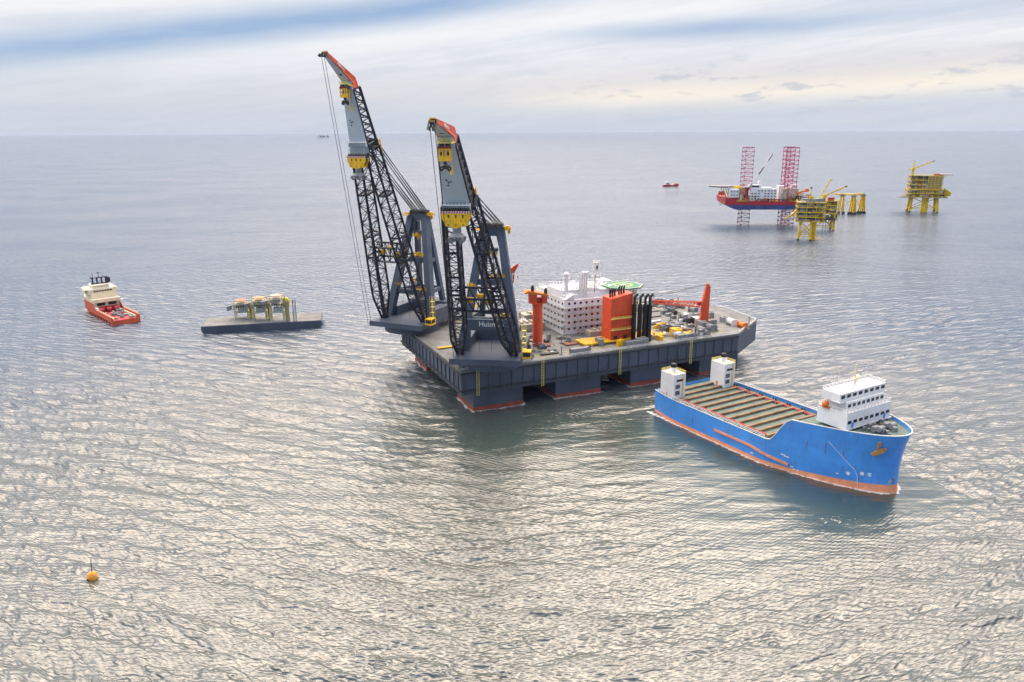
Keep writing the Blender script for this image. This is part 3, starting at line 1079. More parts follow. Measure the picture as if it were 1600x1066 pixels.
# accommodation: long white block with stepped roofs
AC = vl(at(905, 475, Y=425))
ax, ay = AC.x, AC.y
mb = MB()
mb.box((ax + 6, ay + 4, 31.5), (46, 36, 19.0))
mb.box((ax + 4, ay + 5, 42.0), (40, 30, 2.2))
mb.box((ax - 4, ay + 2, 44.0), (22, 18, 2.2))
house = mb.build('accommodation_block', WHITE, vessel)
for k in range(5):
    z = 25.2 + k * 3.5
    for i in range(12):
        mb = MB()
        mb.box((ax + 6 - 20 + i * 3.6, ay - 14.05, z), (1.3, 0.12, 1.1))
        mb.build('window', GLASS, house)
    for i in range(8):
        mb = MB()
        mb.box((ax - 17.05, ay - 12 + i * 4.3, z), (0.12, 1.3, 1.1))
        mb.build('window', GLASS, house)
mb = MB()
for x0, y0, sx, sy, z in ((ax + 4, ay + 5, 40, 30, 43.1), (ax + 6, ay + 4, 46, 36, 41.0), (ax - 4, ay + 2, 22, 18, 45.1)):
    mb.rail([(x0 - sx / 2, y0 - sy / 2, z), (x0 + sx / 2, y0 - sy / 2, z), (x0 + sx / 2, y0 + sy / 2, z), (x0 - sx / 2, y0 + sy / 2, z)], 1.3, 0.09, 2.0, True)
mb.build('roof_rail', WHITE, house)
for i in range(16):
    x, y = ax - 14 + RND.random() * 34, ay - 6 + RND.random() * 20
    h = 0.8 + RND.random() * 2.2
    mb = MB()
    mb.box((x, y, 43.1 + h / 2), (1 + RND.random() * 3, 1 + RND.random() * 2, h))
    mb.build('roof_unit', WHITE, house)

# satellite dome on its post
D = vl(at(885, 430, Y=415))
mb = MB()
mb.tube((D.x, D.y, 44.9), (D.x, D.y, D.z - 1.0), 1.2, 14, 0.9)
for i in range(3):
    a = i * 2.1
    mb.tube((D.x + 2.6 * cos(a), D.y + 2.6 * sin(a), 44), (D.x + 1.4 * cos(a), D.y + 1.4 * sin(a), D.z - 1.2), 0.16, 6)
mb.lathe((D.x, D.y, D.z - 1.8), [(1.9, 0), (1.9, 0.3)], 16)
mb.tube((D.x - 3.0, D.y, 44), (D.x - 3.0, D.y, D.z - 0.5), 0.13, 6)
dome = mb.build('radar_pedestal', WHITE, vessel)
mb = MB()
mb.ball((D.x, D.y, D.z), 1.65, 20, 12)
mb.build('radar_dome', WHITE, dome, smooth=True)

# exhaust stack tower: bundle of white pipes in a lattice
E0 = vl(at(911, 455, Y=415))
et = vl(at(911, 426, Y=415)).z
mb = MB()
for i in range(3):
    for k in range(2):
        mb.tube((E0.x - 1.7 + i * 1.7, E0.y - 1 + k * 2, 43), (E0.x - 1.7 + i * 1.7, E0.y - 1 + k * 2, et - 0.3 * i), 0.42, 10)
for sx in (-2.9, 2.9):
    for sy in (-2.2, 2.2):
        mb.tube((E0.x + sx, E0.y + sy, 43), (E0.x + sx, E0.y + sy, et - .8), 0.16, 6)
for z in np.arange(44, et - 0.5, 2.2):
    for sy in (-2.2, 2.2):
        mb.beam((E0.x - 2.9, E0.y + sy, z), (E0.x + 2.9, E0.y + sy, z), 0.16)
    for sx in (-2.9, 2.9):
        mb.beam((E0.x + sx, E0.y - 2.2, z), (E0.x + sx, E0.y + 2.2, z), 0.16)
mb.lathe((E0.x + 1.0, E0.y, et), [(1.9, 0), (1.9, 0.4), (0.4, 0.7)], 14)
mb.build('exhaust_stack', WHITE, vessel)

# radio mast with platforms and yards
M0 = vl(at(931, 455, Y=420))
mt = vl(at(931, 406, Y=420)).z
mb = MB()
rings = []
for z in np.linspace(43, mt - 1.0, 10):
    w = 1.9 * (1 - 0.68 * (z - 43) / (mt - 43))
    rings.append([(M0.x - w, M0.y - w, z), (M0.x + w, M0.y - w, z), (M0.x + w, M0.y + w, z), (M0.x - w, M0.y + w, z)])
mb.lattice([[Vector(p) for p in r] for r in rings], 0.15, 0.07)
mb.tube((M0.x, M0.y, mt - 1), (M0.x, M0.y, mt + 2.6), 0.08, 6)
for z, w in ((mt - 9.0, 3.6), (mt - 5.0, 2.6), (mt - 1.5, 2.6)):
    mb.box((M0.x, M0.y, z), (w * 1.3, w, 0.25))
    mb.rail([(M0.x - w * .65, M0.y - w / 2, z), (M0.x + w * .65, M0.y - w / 2, z), (M0.x + w * .65, M0.y + w / 2, z), (M0.x - w * .65, M0.y + w / 2, z)], 1.0, 0.07, 1.2, True)
for z, w in ((mt - 3, 4.6), (mt - 7, 6.5)):
    mb.beam((M0.x - w / 2, M0.y, z), (M0.x + w / 2, M0.y, z), 0.14)
    for q in (-.5, -.25, .25, .5):
        mb.tube((M0.x + q * w, M0.y, z), (M0.x + q * w, M0.y, z + 1.5), 0.07, 5)
mast = mb.build('radio_mast', WHITE, vessel)
mb = MB()
mb.box((M0.x - 0.3, M0.y - 1.2, mt - 4.0), (1.0, 0.4, 1.6))
mb.tube((M0.x - 2.1, M0.y - 2, 43), (M0.x - 1.6, M0.y - 1.6, mt - 8), 0.2, 6)
mb.build('radar_scanner', DKGREY, mast)

# helideck
Hc = vl(at(973, 445, Y=428))
mb = MB()
mb.plan([(Hc.x + 11.6 * cos(pi / 8 + i * pi / 4), Hc.y + 11.6 * sin(pi / 8 + i * pi / 4)) for i in range(8)], Hc.z - 0.9, Hc.z)
heli = mb.build('helideck', GREEN, vessel)
mb = MB()
oc = [Vector((Hc.x + 12.6 * cos(pi / 8 + i * pi / 4), Hc.y + 12.6 * sin(pi / 8 + i * pi / 4), Hc.z - 0.5)) for i in range(8)]
ic = [Vector((Hc.x + 11.7 * cos(pi / 8 + i * pi / 4), Hc.y + 11.7 * sin(pi / 8 + i * pi / 4), Hc.z - 0.55)) for i in range(8)]
for i in range(8):
    mb.beam(oc[i], oc[(i + 1) % 8], 0.25)
    mb.beam(ic[i], oc[i], 0.2)
    for t in (.33, .66):
        mb.beam(ic[i].lerp(ic[(i + 1) % 8], t), oc[i].lerp(oc[(i + 1) % 8], t), 0.15)
mb.build('safety_net', GREY, heli)


def ring_mb(c, r0, r1, z, n=40, h=0.03):
    m = MB()
    for i in range(n):
        a, b_ = 2 * pi * i / n, 2 * pi * (i + 1) / n
        m.plan([(c.x + r0 * cos(a), c.y + r0 * sin(a)), (c.x + r1 * cos(a), c.y + r1 * sin(a)), (c.x + r1 * cos(b_), c.y + r1 * sin(b_)), (c.x + r0 * cos(b_), c.y + r0 * sin(b_))], z, z + h)
    return m


ring_mb(Hc, 4.6, 5.5, Hc.z + 0.005).build('landing_circle', LINEY, heli)
mb = MB()
for sx in (-1, 1):
    mb.box((Hc.x + sx * 1.15, Hc.y, Hc.z + 0.02), (0.6, 3.6, 0.04))
mb.box((Hc.x, Hc.y, Hc.z + 0.02), (1.7, 0.6, 0.038))
for i in range(8):
    p = Vector((Hc.x + 11.2 * cos(pi / 8 + i * pi / 4), Hc.y + 11.2 * sin(pi / 8 + i * pi / 4), Hc.z + 0.02))
    q = Vector((Hc.x + 11.2 * cos(pi / 8 + (i + 1) * pi / 4), Hc.y + 11.2 * sin(pi / 8 + (i + 1) * pi / 4), Hc.z + 0.02))
    mb.beam(p, q, 0.45, 0.04)
mb.build('landing_mark', WHITE, heli)
mb = MB()
for i in range(8):
    a = i * pi / 4
    p = Vector((Hc.x + 9 * cos(a), Hc.y + 9 * sin(a), Hc.z - 0.9))
    q = Vector((Hc.x + 4 * cos(a), Hc.y + 4 * sin(a), Hc.z - 10))
    mb.tube(p, q, 0.35, 8)
    mb.tube(q, (Hc.x + 9 * cos(a + .8), Hc.y + 9 * sin(a + .8), Hc.z - 0.9), 0.25, 8)
mb.box((Hc.x, Hc.y, (Hc.z - 10 + DECK_Z) / 2), (9, 9, Hc.z - 10 - DECK_Z))
mb.build('helideck_support', WHITE, heli)

# engine casing: orange house with black funnel pipes
G0 = vl(at(966, 463, Y=395))
mb = MB()
gz = G0.z
mb.prism([(G0.x - 6.5, G0.y - 4, DECK_Z), (G0.x + 6.5, G0.y - 4, DECK_Z), (G0.x + 6.5, G0.y - 4, gz + 2.0), (G0.x - 6.5, G0.y - 4, gz - 0.2)], (0, 9, 0))
casing = mb.build('engine_casing', ORED, vessel)
for i, dx in enumerate((-5.0, -3.6, -2.2, 0.4, 1.8, 3.3)):
    mb = MB()
    zt = gz + 3.3 + (1.2 if dx > 0 else 0)
    mb.tube((G0.x + dx, G0.y, gz - 3), (G0.x + dx, G0.y, zt), 0.5, 12)
    mb.tube((G0.x + dx, G0.y, zt), (G0.x + dx + .25, G0.y - .5, zt + 1.0), 0.42, 12)
    mb.build('funnel_pipe', BLACK, casing)
# black cowls forward of it
for px in (992, 1001, 1009, 1016):
    c = vl(at(px, 461, Y=392))
    mb = MB()
    mb.tube((c.x, c.y, c.z - 5), (c.x, c.y, c.z - 1.0), 0.7, 10)
    mb.tube((c.x - .3, c.y, c.z - 1.4), (c.x + 1.6, c.y - 0.4, c.z + 0.4), 0.75, 10)
    mb.box((c.x, c.y, (DECK_Z + c.z - 5) / 2), (1.8, 1.8, c.z - 5 - DECK_Z))
    mb.build('cowl_vent', BLACK, casing)

# ------------------------------------------------------------------ deck cranes standing on the vessel
def on_deck(px, py, Yd):
    p = at(px, py, Y=Yd)
    return p


p = on_deck(840, 462, 385)
t = thing('deck_crane', 'orange deck crane with two short black exhausts, between the big cranes and the white block', 'crane', (p.x, p.y, DECK_Z), 0.10)
h = p.z - DECK_Z
mb = MB()
mb.lathe((0, 0, 0), [(2.6, 0), (2.6, h - 4.5), (3.4, h - 4.0), (3.4, h - 3.6)], 20)
mb.build('pedestal', ORED, t)
mb = MB()
mb.box((-2.6, 0, h - 1.2), (4.0, 4.4, 5.0))
mb.box((3.4, 0, h - 1.4), (2.6, 4.4, 4.6))
mb.box((0.5, 1.2, h - 2.4), (4.0, 2.4, 2.6))
mb.build('machinery_house', ORED, t)
mb = MB()
mb.prism([(-7.5, -2.6, h + 1.6), (-5.0, -2.6, h + 3.0), (5.2, -2.6, h + 0.9), (5.2, -2.6, h + 0.1), (-4.6, -2.6, h + 1.4)], (0, 5.2, 0))
mb.build('boom', ORANGE, t)
for x, z in ((-2.8, h + 2.9), (4.0, h + 1.3)):
    mb = MB()
    mb.tube((x, -1, z - 0.4), (x, -1, z + 2.0), 0.85, 14)
    mb.tube((x, -1, z + 2.0), (x + .3, -1.3, z + 2.6), 0.6, 12)
    mb.build('exhaust_pipe', BLACK, t)

# red knuckle boom crane behind the right A-frame leg
p0, p1, p2 = at(796, 448, Y=412), at(800, 426, Y=412), at(809, 413, Y=412)
t = thing('knuckle_boom_crane', 'slim red folded-boom deck crane standing close behind the A-frame leg of the lower crane', 'crane', (p0.x, p0.y, DECK_Z))
o = Vector((p0.x, p0.y, DECK_Z))
mb = MB()
mb.lathe((0, 0, 0), [(2.2, 0), (2.0, (p0 - o).z - 3), (1.5, (p0 - o).z - 2)], 18)
mb.build('pedestal', RED, t)
mb = MB()
a, b_ = p0 - o, p1 - o
rg = []
for i in range(6):
    c = a.lerp(b_, i / 5)
    w = 1.1 + 0.5 * sin(pi * i / 5)
    rg.append([c + Vector((-w, -w, 0)), c + Vector((w, -w, 0)), c + Vector((w, w, 0)), c + Vector((-w, w, 0))])
mb.lattice(rg, 0.26, 0.13)
mb.beam(a + Vector((0, 0, -2)), a, 2.0)
mb.build('main_boom', RED, t)
mb = MB()
c = p2 - o
mb.prism([(b_.x - 1.3, -0.7, b_.z - 1.2), (b_.x + 1.4, -0.7, b_.z + 0.2), (c.x + .6, -0.7, c.z - 0.2), (c.x, -0.7, c.z + 0.35), (b_.x - 0.6, -0.7, b_.z + 2.4)], (0, 1.4, 0))
mb.build('outer_boom', ORED, t)
mb = MB()
mb.tube((c.x, 0, c.z), (c.x, 0, c.z - 6.5), 0.06, 5)
mb.box((c.x, 0, c.z - 7), (0.7, 0.7, 1.2))
mb.build('hook', YEL, t)

# orange pedestal crane at the far end, boom lying in its rest
q0 = at(1100, 478, Y=425)
q1 = at(1105, 446, Y=425)
t = thing('boom_rest_crane', 'orange-red crane post at the vessel end beyond the helideck, stay wires slung from its tip', 'crane', (q0.x, q0.y, DECK_Z))
o = Vector((q0.x, q0.y, DECK_Z))
mb = MB()
zt = (q1 - o).z
dx = (q1 - o).x
mb.prism([(-2.3, -1.5, 0), (2.6, -1.5, 0), (dx + 1.6, -1.5, zt - 1.0), (dx + 0.9, -1.5, zt + 0.8), (dx - 0.6, -1.5, zt), (-1.2, -1.5, zt - 9.5)], (0, 3.0, 0))
post = mb.build('crane_post', ORED, t)
mb = MB()
for q in (-.7, .7):
    mb.tube((dx + .3, q - .2, zt + 0.2), (dx + .3, q + .2, zt + 0.2), 0.9, 14)
mb.build('sheave', ORANGE, post)
mb = MB()
mb.box((-3.2, -1.0, zt - 10), (2.0, 2.6, 2.2))
mb.build('operator_cab', RED, t)
e = at(1021, 463, Y=395) - o
mb = MB()
for i in range(13):
    f, g_ = i / 12, (i + 1) / 12
mb.lattice([[Vector((-2 + (e.x + 2) * f, e.y * f + s * (1.3 - .6 * f), zt - 11 + (e.z - zt + 8) * f + r * (1.3 - .6 * f))) for s, r in ((-1, -1), (1, -1), (1, 1), (-1, 1))] for f in np.linspace(0, 1, 14)], 0.22, 0.11)
mb.build('boom', ORED, t)
for q in (-.6, .6):
    mb = MB()
    mb.tube((dx + .2, q, zt + 0.5), (e.x, e.y + q, e.z + (.4 if q > 0 else -.3)), 0.13, 5)
    mb.build('stay_wire', ROPE, t)
# ------------------------------------------------------------------ working clutter on the crane vessel
rs = random.Random(41)
pal = [('deck_equipment', GREY), ('deck_equipment', YEL), ('deck_equipment', WHITE), ('deck_equipment', ORANGE), ('deck_equipment', SLATE), ('deck_equipment', DKGREY)]
rest = MB()
f1, f2 = vl((-59.8, 415.6, 0)), vl((-11.5, 346.6, 0))


def clear(x, y, r=3):
    if (Vector((x, y)) - Vector((f1.x, f1.y))).length < 32 + r or (Vector((x, y)) - Vector((f2.x, f2.y))).length < 32 + r:
        return False
    if abs(x - ax - 6) < 25 + r and abs(y - ay - 4) < 20 + r:
        return False
    if abs(x - G0.x) < 9 + r and abs(y - G0.y) < 7 + r:
        return False
    return -88 < x < 84 and abs(y) < 46


n_done = 0
while n_done < 230:
    x, y = -88 + rs.random() * 170, -46 + rs.random() * 92
    if not clear(x, y):
        continue
    n_done += 1
    k = rs.choice([0, 0, 0, 1, 2, 2, 3, 4, 4, 5])
    q = rs.random()
    b_ = MB() if n_done <= 100 else rest
    if q < .45:
        w, d, h = 1.5 + rs.random() * 5, 1.5 + rs.random() * 3, 0.8 + rs.random() * 3.2
        b_.box((x, y, DECK_Z + h / 2), (w, d, h), rs.choice([0, 0, pi / 2]))
        b_.box((x + w * .2, y, DECK_Z + h + .2), (w * .3, d * .5, .5))
    elif q < .65:
        h = 1 + rs.random() * 2
        b_.tube((x, y - h, DECK_Z + h * .7), (x, y + h, DECK_Z + h * .7), h * .7, 12)
        b_.box((x, y - h - .2, DECK_Z + h * .7), (h * 1.6, .25, h * 1.4))
        b_.box((x, y + h + .2, DECK_Z + h * .7), (h * 1.6, .25, h * 1.4))
    elif q < .8:
        L = 4 + rs.random() * 9
        for i in range(3):
            b_.tube((x - L / 2, y + i * .8, DECK_Z + .5), (x + L / 2, y + i * .8, DECK_Z + .5), .35, 8)
    else:
        h = 2 + rs.random() * 5
        b_.tube((x, y, DECK_Z), (x, y, DECK_Z + h), .25, 8)
        b_.box((x, y, DECK_Z + h), (1.2, .6, .5))
        b_.box((x, y, DECK_Z + .3), (1.6, 1.6, .6))
    if n_done <= 100:
        b_.build(pal[k][0], pal[k][1], vessel)
o_ = rest.build('deck_equipment', GREY, vessel)
o_['kind'] = 'stuff'
# painted walkways and hatch covers
mb = MB()
for y in (-42.5, 42.5):
    for dy in (-1.4, 1.4):
        mb.box((-8, y + dy, DECK_Z + 0.006), (150, 0.25, 0.012))
for x in (-40, 66):
    for dx_ in (-1.4, 1.4):
        mb.box((x + dx_, 0, DECK_Z + 0.004), (0.25, 82, 0.012))
mb.build('walkway_marking', LINEY, vessel)
for i in range(9):
    mb = MB()
    x, y = -36 + i * 12.0, (-30 if i % 2 else -27)
    mb.box((x, y, DECK_Z + 0.35), (6.5, 5.0, 0.7))
    for j_ in range(4):
        mb.box((x - 2.4 + j_ * 1.6, y, DECK_Z + 0.76), (0.25, 4.8, 0.14))
    mb.build('hatch_cover', mat('oxide_hatch_paint', rgb(0.24, 0.10, 0.07), .65, var=.2, rust=.4), vessel)
# fenders, boot topping and ladders on the hull sides
mb = MB()
for i in range(27):
    x = -90 + i * 6
    for sy in (-1, 1):
        mb.box((x, sy * 50.25, 15.4), (0.6, 0.5, 10.6))
for i in range(16):
    mb.box((-92.25, -46 + i * 6.1, 15.4), (0.5, 0.6, 10.6))
mb.build('hull_rib', HULLG, vessel)
mb = MB()
for z in (20.4, 12.0):
    for sy in (-1, 1):
        mb.box((-11, sy * 50.35, z), (162, 0.7, 0.8))
    mb.box((-92.35, 0, z), (0.7, 100.7, 0.8))
mb.build('rubbing_strake', DKGREY, vessel)
for sy in (-1, 1):
    for x in (-72, -28, 16, 60):
        mb = MB()
        mb.box((x, sy * 36, -1.2), (26.3, 22.3, 6.4))
        mb.build('column_boot_topping', mat('oxide_red_boot_paint', rgb(0.30, 0.06, 0.035), .6, var=.25, scale=.15, streak=.3), vessel)
for x in (-84, -50, -6, 38):
    mb = MB()
    for q in (-.6, .6):
        mb.beam((x + q, -50.7, 9), (x + q, -50.7, DECK_Z + 1), 0.18)
    for z in np.arange(9.5, DECK_Z, 1.0):
        mb.beam((x - .6, -50.7, z), (x + .6, -50.7, z), 0.12)
    mb.build('hull_ladder', LINEY, vessel)
# galleries and stairs round the accommodation
mb = MB()
for k in range(1, 5):
    z = 23.2 + k * 3.5
    mb.box((ax + 6, ay - 14.9, z), (46.6, 1.7, 0.2))
    mb.rail([(ax - 17, ay - 15.6, z), (ax + 29, ay - 15.6, z)], 1.1, 0.07, 2.0)
    mb.box((ax - 17.9, ay + 4, z), (1.7, 36, 0.2))
    mb.rail([(ax - 18.6, ay - 14, z), (ax - 18.6, ay + 22, z)], 1.1, 0.07, 2.0)
    x = ax - 12 + (k % 2) * 3
    mb.beam((x, ay - 15.2, z - 3.5), (x + 4.5, ay - 15.2, z), 1.0, 0.2)
mb.build('gallery', mat('off_white_gallery_paint', rgb(0.62, 0.63, 0.62), .55, var=.1, streak=.2), house)
for x in (ax - 8, ax + 4, ax + 19):
    mb = MB()
    mb.box((x, ay - 14.08, DECK_Z + 1.2), (1.2, 0.16, 2.2))
    mb.build('door', ORANGE, house)
mb = MB()
mb.prism([(ax - 17, ay - 13.9, 41.2), (ax - 11, ay - 13.9, 41.2), (ax - 11, ay - 13.9, 44.2)], (0, 16, 0))
mb.box((ax + 12, ay - 6, 43.4), (8, 7, 2.6))
mb.box((ax + 20, ay + 8, 44.4), (6, 9, 3.4))
mb.lathe((ax + 16, ay - 6, 44.6), [(1.2, 0), (1.2, .8), (.5, 1.5)], 14)
mb.lathe((ax + 22, ay + 2, 43.1), [(.9, 0), (.9, 1.6), (.3, 2.2)], 14)
mb.build('roof_house', WHITE, house)
# pipes, bands and ladders on the engine casing
mb = MB()
for i in range(6):
    mb.box((G0.x - 5.5 + i * 2.2, G0.y - 4.1, DECK_Z + 8), (0.18, 0.22, 15.8))
for z in (27, 32, 37):
    mb.box((G0.x, G0.y - 4.2, z), (13.2, 0.4, 0.35))
mb.build('casing_stiffener', ORED, casing)
mb = MB()
for z in (29, 35):
    mb.box((G0.x, G0.y - 5.0, z), (13.6, 1.5, 0.15))
    mb.rail([(G0.x - 6.6, G0.y - 5.6, z), (G0.x + 6.6, G0.y - 5.6, z)], 1.1, 0.07, 1.6)
mb.build('casing_walkway', LINEY, casing)
for x in (-3.5, 2.5):
    mb = MB()
    mb.box((G0.x + x, G0.y - 4.1, 24.2), (2.2, 0.3, 3.0))
    mb.build('louvre_panel', DKGREY, casing)
# ------------------------------------------------------------------ blue ship in the foreground
BA = atan2(-0.86, 0.51)
bow = at(1400, 770, 0.0)
bship = thing('cargo_ship', 'bright blue ship with an orange band along its waterline, bow turned towards the viewer', 'ship', bow, BA)
SL, SB = 112.0, 22.0


def hull_pt(d, z, side):
    """point on the hull side: d metres aft of the stem, height z, side -1 = facing the camera"""
    zz = max(0.0, z)
    rake = -0.16 * zz + 0.0095 * zz * zz if zz < 18 else -0.16 * 18 + 0.0095 * 324 + (zz - 18) * 0.26
    fl = min(1.0, zz / 24.0)
    ex = 0.52 - 0.10 * fl
    ent = 45.0 - 6 * fl
    u = min(1.0, max(0.0, d / ent))
    b_ = SB * (1 - (1 - u ** 1.15) ** 1.15) ** ex if u < 1 else SB
    if d > SL - 20:
        b_ *= 1 - 0.12 * ((d - SL + 20) / 20) ** 2
    x = -d + rake * (1 - min(1, d / 55.0))
    return Vector((x, side * b_, z))


def boot_z(d):
    return 3.2 - 1.7 * min(1, d / 36.0)


def sheer(d):
    """top edge of the hull plating: high forecastle, low cargo deck aft"""
    t = min(1.0, max(0.0, (d - 33.0) / 9.0))
    t = t * t * (3 - 2 * t)
    return (23.5 - 0.04 * min(d, 33)) * (1 - t) + 11.0 * t


ds = np.concatenate([[0, 0.15, 0.4, 0.8, 1.4, 2.2, 3.2, 4.5, 6, 8, 10, 12.5, 15, 18, 21, 24, 27, 30, 33, 35, 37, 39, 41, 43, 46, 50, 56], np.linspace(62, SL, 12)])


def shell(zlo, zhi, nz):
    mb = MB()
    for side in (-1, 1):
        vs = []
        for d in ds:
            a, c = zlo(d), zhi(d)
            vs += [hull_pt(d, a + (c - a) * k / nz, side) for k in range(nz + 1)]
        fs = []
        m_ = nz + 1
        for i in range(len(ds) - 1):
            for k in range(nz):
                q = (i * m_ + k, (i + 1) * m_ + k, (i + 1) * m_ + k + 1, i * m_ + k + 1)
                fs.append(q if side > 0 else q[::-1])
        mb.add(vs, fs)
    # transom
    a, c = zlo(SL), zhi(SL)
    mb.add([hull_pt(SL, a, -1), hull_pt(SL, a, 1), hull_pt(SL, c, 1), hull_pt(SL, c, -1)], [(0, 3, 2, 1)])
    return mb


hull = shell(boot_z, sheer, 10).build('hull', BLUE, bship, smooth=True)
shell(lambda d: -4.0, boot_z, 4).build('boot_topping', BOOT, bship, smooth=True)
mb = MB()
pl = [hull_pt(d, sheer(d) - 1.3, -1) for d in ds] + [hull_pt(d, sheer(d) - 1.3, 1) for d in ds[::-1][:-1]]
for i in range(len(ds) - 1):
    d0, d1 = ds[i], ds[i + 1]
    a, b_, c, e = hull_pt(d0, sheer(d0) - 1.3, -1), hull_pt(d1, sheer(d1) - 1.3, -1), hull_pt(d1, sheer(d1) - 1.3, 1), hull_pt(d0, sheer(d0) - 1.3, 1)
    k = 0.985
    q = [Vector((p.x, p.y * k, p.z)) for p in (a, b_, c, e)]
    mb.add(q, [(3, 2, 1, 0)])
mb.build('weather_deck', mat('green_grey_deck_paint', rgb(0.10, 0.16, 0.14), 0.65, var=.2, scale=.2, rust=.4), bship)
mb = MB()
for side in (-1, 1):
    for i in range(len(ds) - 1):
        mb.beam(hull_pt(ds[i], sheer(ds[i]), side), hull_pt(ds[i + 1], sheer(ds[i + 1]), side), 0.35, 0.3)
mb.build('bulwark_cap', WHITE, hull)


def skin(d, z, off=0.06, side=-1):
    p = hull_pt(d, z, side)
    a = hull_pt(d + 0.4, z, side) - hull_pt(max(0, d - 0.4), z, side)
    b_ = hull_pt(d, z + 0.4, side) - hull_pt(d, z - 0.4, side)
    a.normalize(); b_.normalize()
    n_ = a.cross(b_).normalized()
    if n_.y * side < 0:
        n_ = -n_
    return p + n_ * off, -a, b_, n_


BM = (Matrix.Translation(bow) @ Matrix.Rotation(BA, 4, 'Z'))
FWD = Vector((0, cos(PITCH), -sin(PITCH)))
UPV = Vector((0, sin(PITCH), cos(PITCH)))


def to_px(w):
    v = w - Vector((0, 0, CAM_H))
    dd = v.dot(FWD)
    x, y = v.x / dd, v.dot(UPV) / dd
    c, s = cos(ROLL), sin(ROLL)
    return 800 + F_PX * (c * x - s * y), 533 - F_PX * (s * x + c * y)


def hull_find(px, py):
    """survey: which spot of the hull side shows where"""
    best = None
    for d in np.arange(0.3, 60, 0.7):
        for z in np.arange(0.5, min(23, sheer(d)), 0.5):
            q = to_px(BM @ hull_pt(d, z, -1))
            e_ = (q[0] - px) ** 2 + (q[1] - py) ** 2
            if best is None or e_ < best[0]:
                best = (e_, d, z)
    return best[1], best[2]


# white marks low on the bow: dash, two discs, a thruster mark
def flat_mark(name, px, py, shapes, par):
    d, z = hull_find(px, py)
    c, ax_, up_, nn = skin(d, z)
    m_ = MB()
    for poly in shapes:
        m_.prism([c + ax_ * x + up_ * y for x, y in poly], nn * 0.05)
    m_.build(name, WHITE, par)


disc = [(0.72 * cos(i * pi / 8), 0.72 * sin(i * pi / 8)) for i in range(16)]
flat_mark('dash_mark', 1306.5, 739.5, [[(-.55, -.2), (.55, -.2), (.55, .2), (-.55, .2)]], hull)
flat_mark('thruster_mark', 1324.5, 739.5, [disc], hull)
flat_mark('thruster_mark', 1345.5, 740.5, [disc], hull)
flat_mark('bulb_mark', 1359.5, 741, [[(-.7, .3), (.7, .3), (.7, .62), (-.7, .62)], [(-.7, -.62), (.7, -.62), (.7, -.3), (-.7, -.3)], [(-.3, -.3), (0.3, -.3), (0.3, .3), (-.3, .3)]], hull)
# white dotted line of a draught scale / ladder down the bow
mb = MB()
path = [(1308, 704), (1316, 714), (1326, 724), (1335, 735), (1339, 745), (1341, 756), (1340.5, 765)]
pts = [skin(*hull_find(*q), off=0.12)[0] for q in path]
pts = [hull_pt(*hull_find(1296, 690), -1) + Vector((0, -.15, 0))] + pts
for a, c in zip(pts, pts[1:]):
    n_ = max(1, int((c - a).length / 0.7))
    for i in range(n_):
        mb.tube(a.lerp(c, i / n_), a.lerp(c, (i + 0.72) / n_), 0.11, 6)
mb.build('rope_ladder', WHITE, bship)
# orange fender rail with white marks where the hull steps
mb = MB()
d0, z0 = hull_find(1232, 725)
d1, z1 = hull_find(1190, 704)
prev = None
for i in range(15):
    f = i / 14
    c, ax_, up_, nn = skin(d0 + (min(SL - 22, d1 + 26) - d0) * f, z0 + (z1 - z0) * min(1, f * 2.2), 0.35)
    if prev is not None:
        mb.beam(prev, c, 0.6, 0.9)
    prev = c
mb.build('fender_rail', BOOT, hull)
mb = MB()
for px, py, w in ((1228, 713, 1.0), (1223, 711, 1.0), (1236, 729, .6), (1239, 733, .5), (1175, 707, .8), (1245, 735, .4)):
    c, ax_, up_, nn = skin(*hull_find(px, py))
    mb.prism([c + ax_ * x + up_ * y for x, y in ((-w, -.22), (w, -.22), (w, .22), (-w, .22))], nn * 0.05)
mb.build('load_line_marks', WHITE, hull)
# pale scuffs and rust where the anchor chain rubs the stem
RUST = mat('rust_scuff', rgb(0.25, 0.12, 0.06), 0.8, var=.4, scale=1.2)
SCUFF = mat('pale_scuffed_paint', rgb(0.30, 0.42, 0.55), 0.7, var=.25, scale=0.8)
mb = MB()
for px, py, a_, b_ in ((1391, 752, 1.0, 1.6), (1395, 748, .7, 1.6)):
    c, ax_, up_, nn = skin(*hull_find(px, py))
    mb.prism([c + ax_ * x * a_ + up_ * y * b_ for x, y in ((-1, -1), (.2, -1), (.8, 0.1), (.3, 1), (-.2, .3))], nn * 0.03)
mb.build('scuff_patch', SCUFF, hull)
mb = MB()
c, ax_, up_, nn = skin(*hull_find(1394, 750))
mb.prism([c + nn * .03 + ax_ * x + up_ * y for x, y in ((-.3, -1.1), (.15, -1.1), (.3, 0.2), (.1, 1.2), (-.1, .3))], nn * 0.03)
mb.build('rust_patch', RUST, hull)
# anchor in its recess
c, ax_, up_, nn = skin(*hull_find(1372, 706), off=0.25)
mb = MB()
mb.prism([c + ax_ * x + up_ * y for x, y in ((-2.4, -1.0), (-1.2, -1.7), (0.6, -0.8), (2.4, 0.6), (2.6, 1.8), (0.2, 1.5))], nn * 0.7)
mb.beam(c + up_ * 1.0, c + up_ * 4.2 + nn * .2, 0.9)
mb.build('anchor', mat('rusty_anchor_paint', rgb(0.50, 0.27, 0.09), 0.7, var=.3, scale=.8, rust=.7), bship)

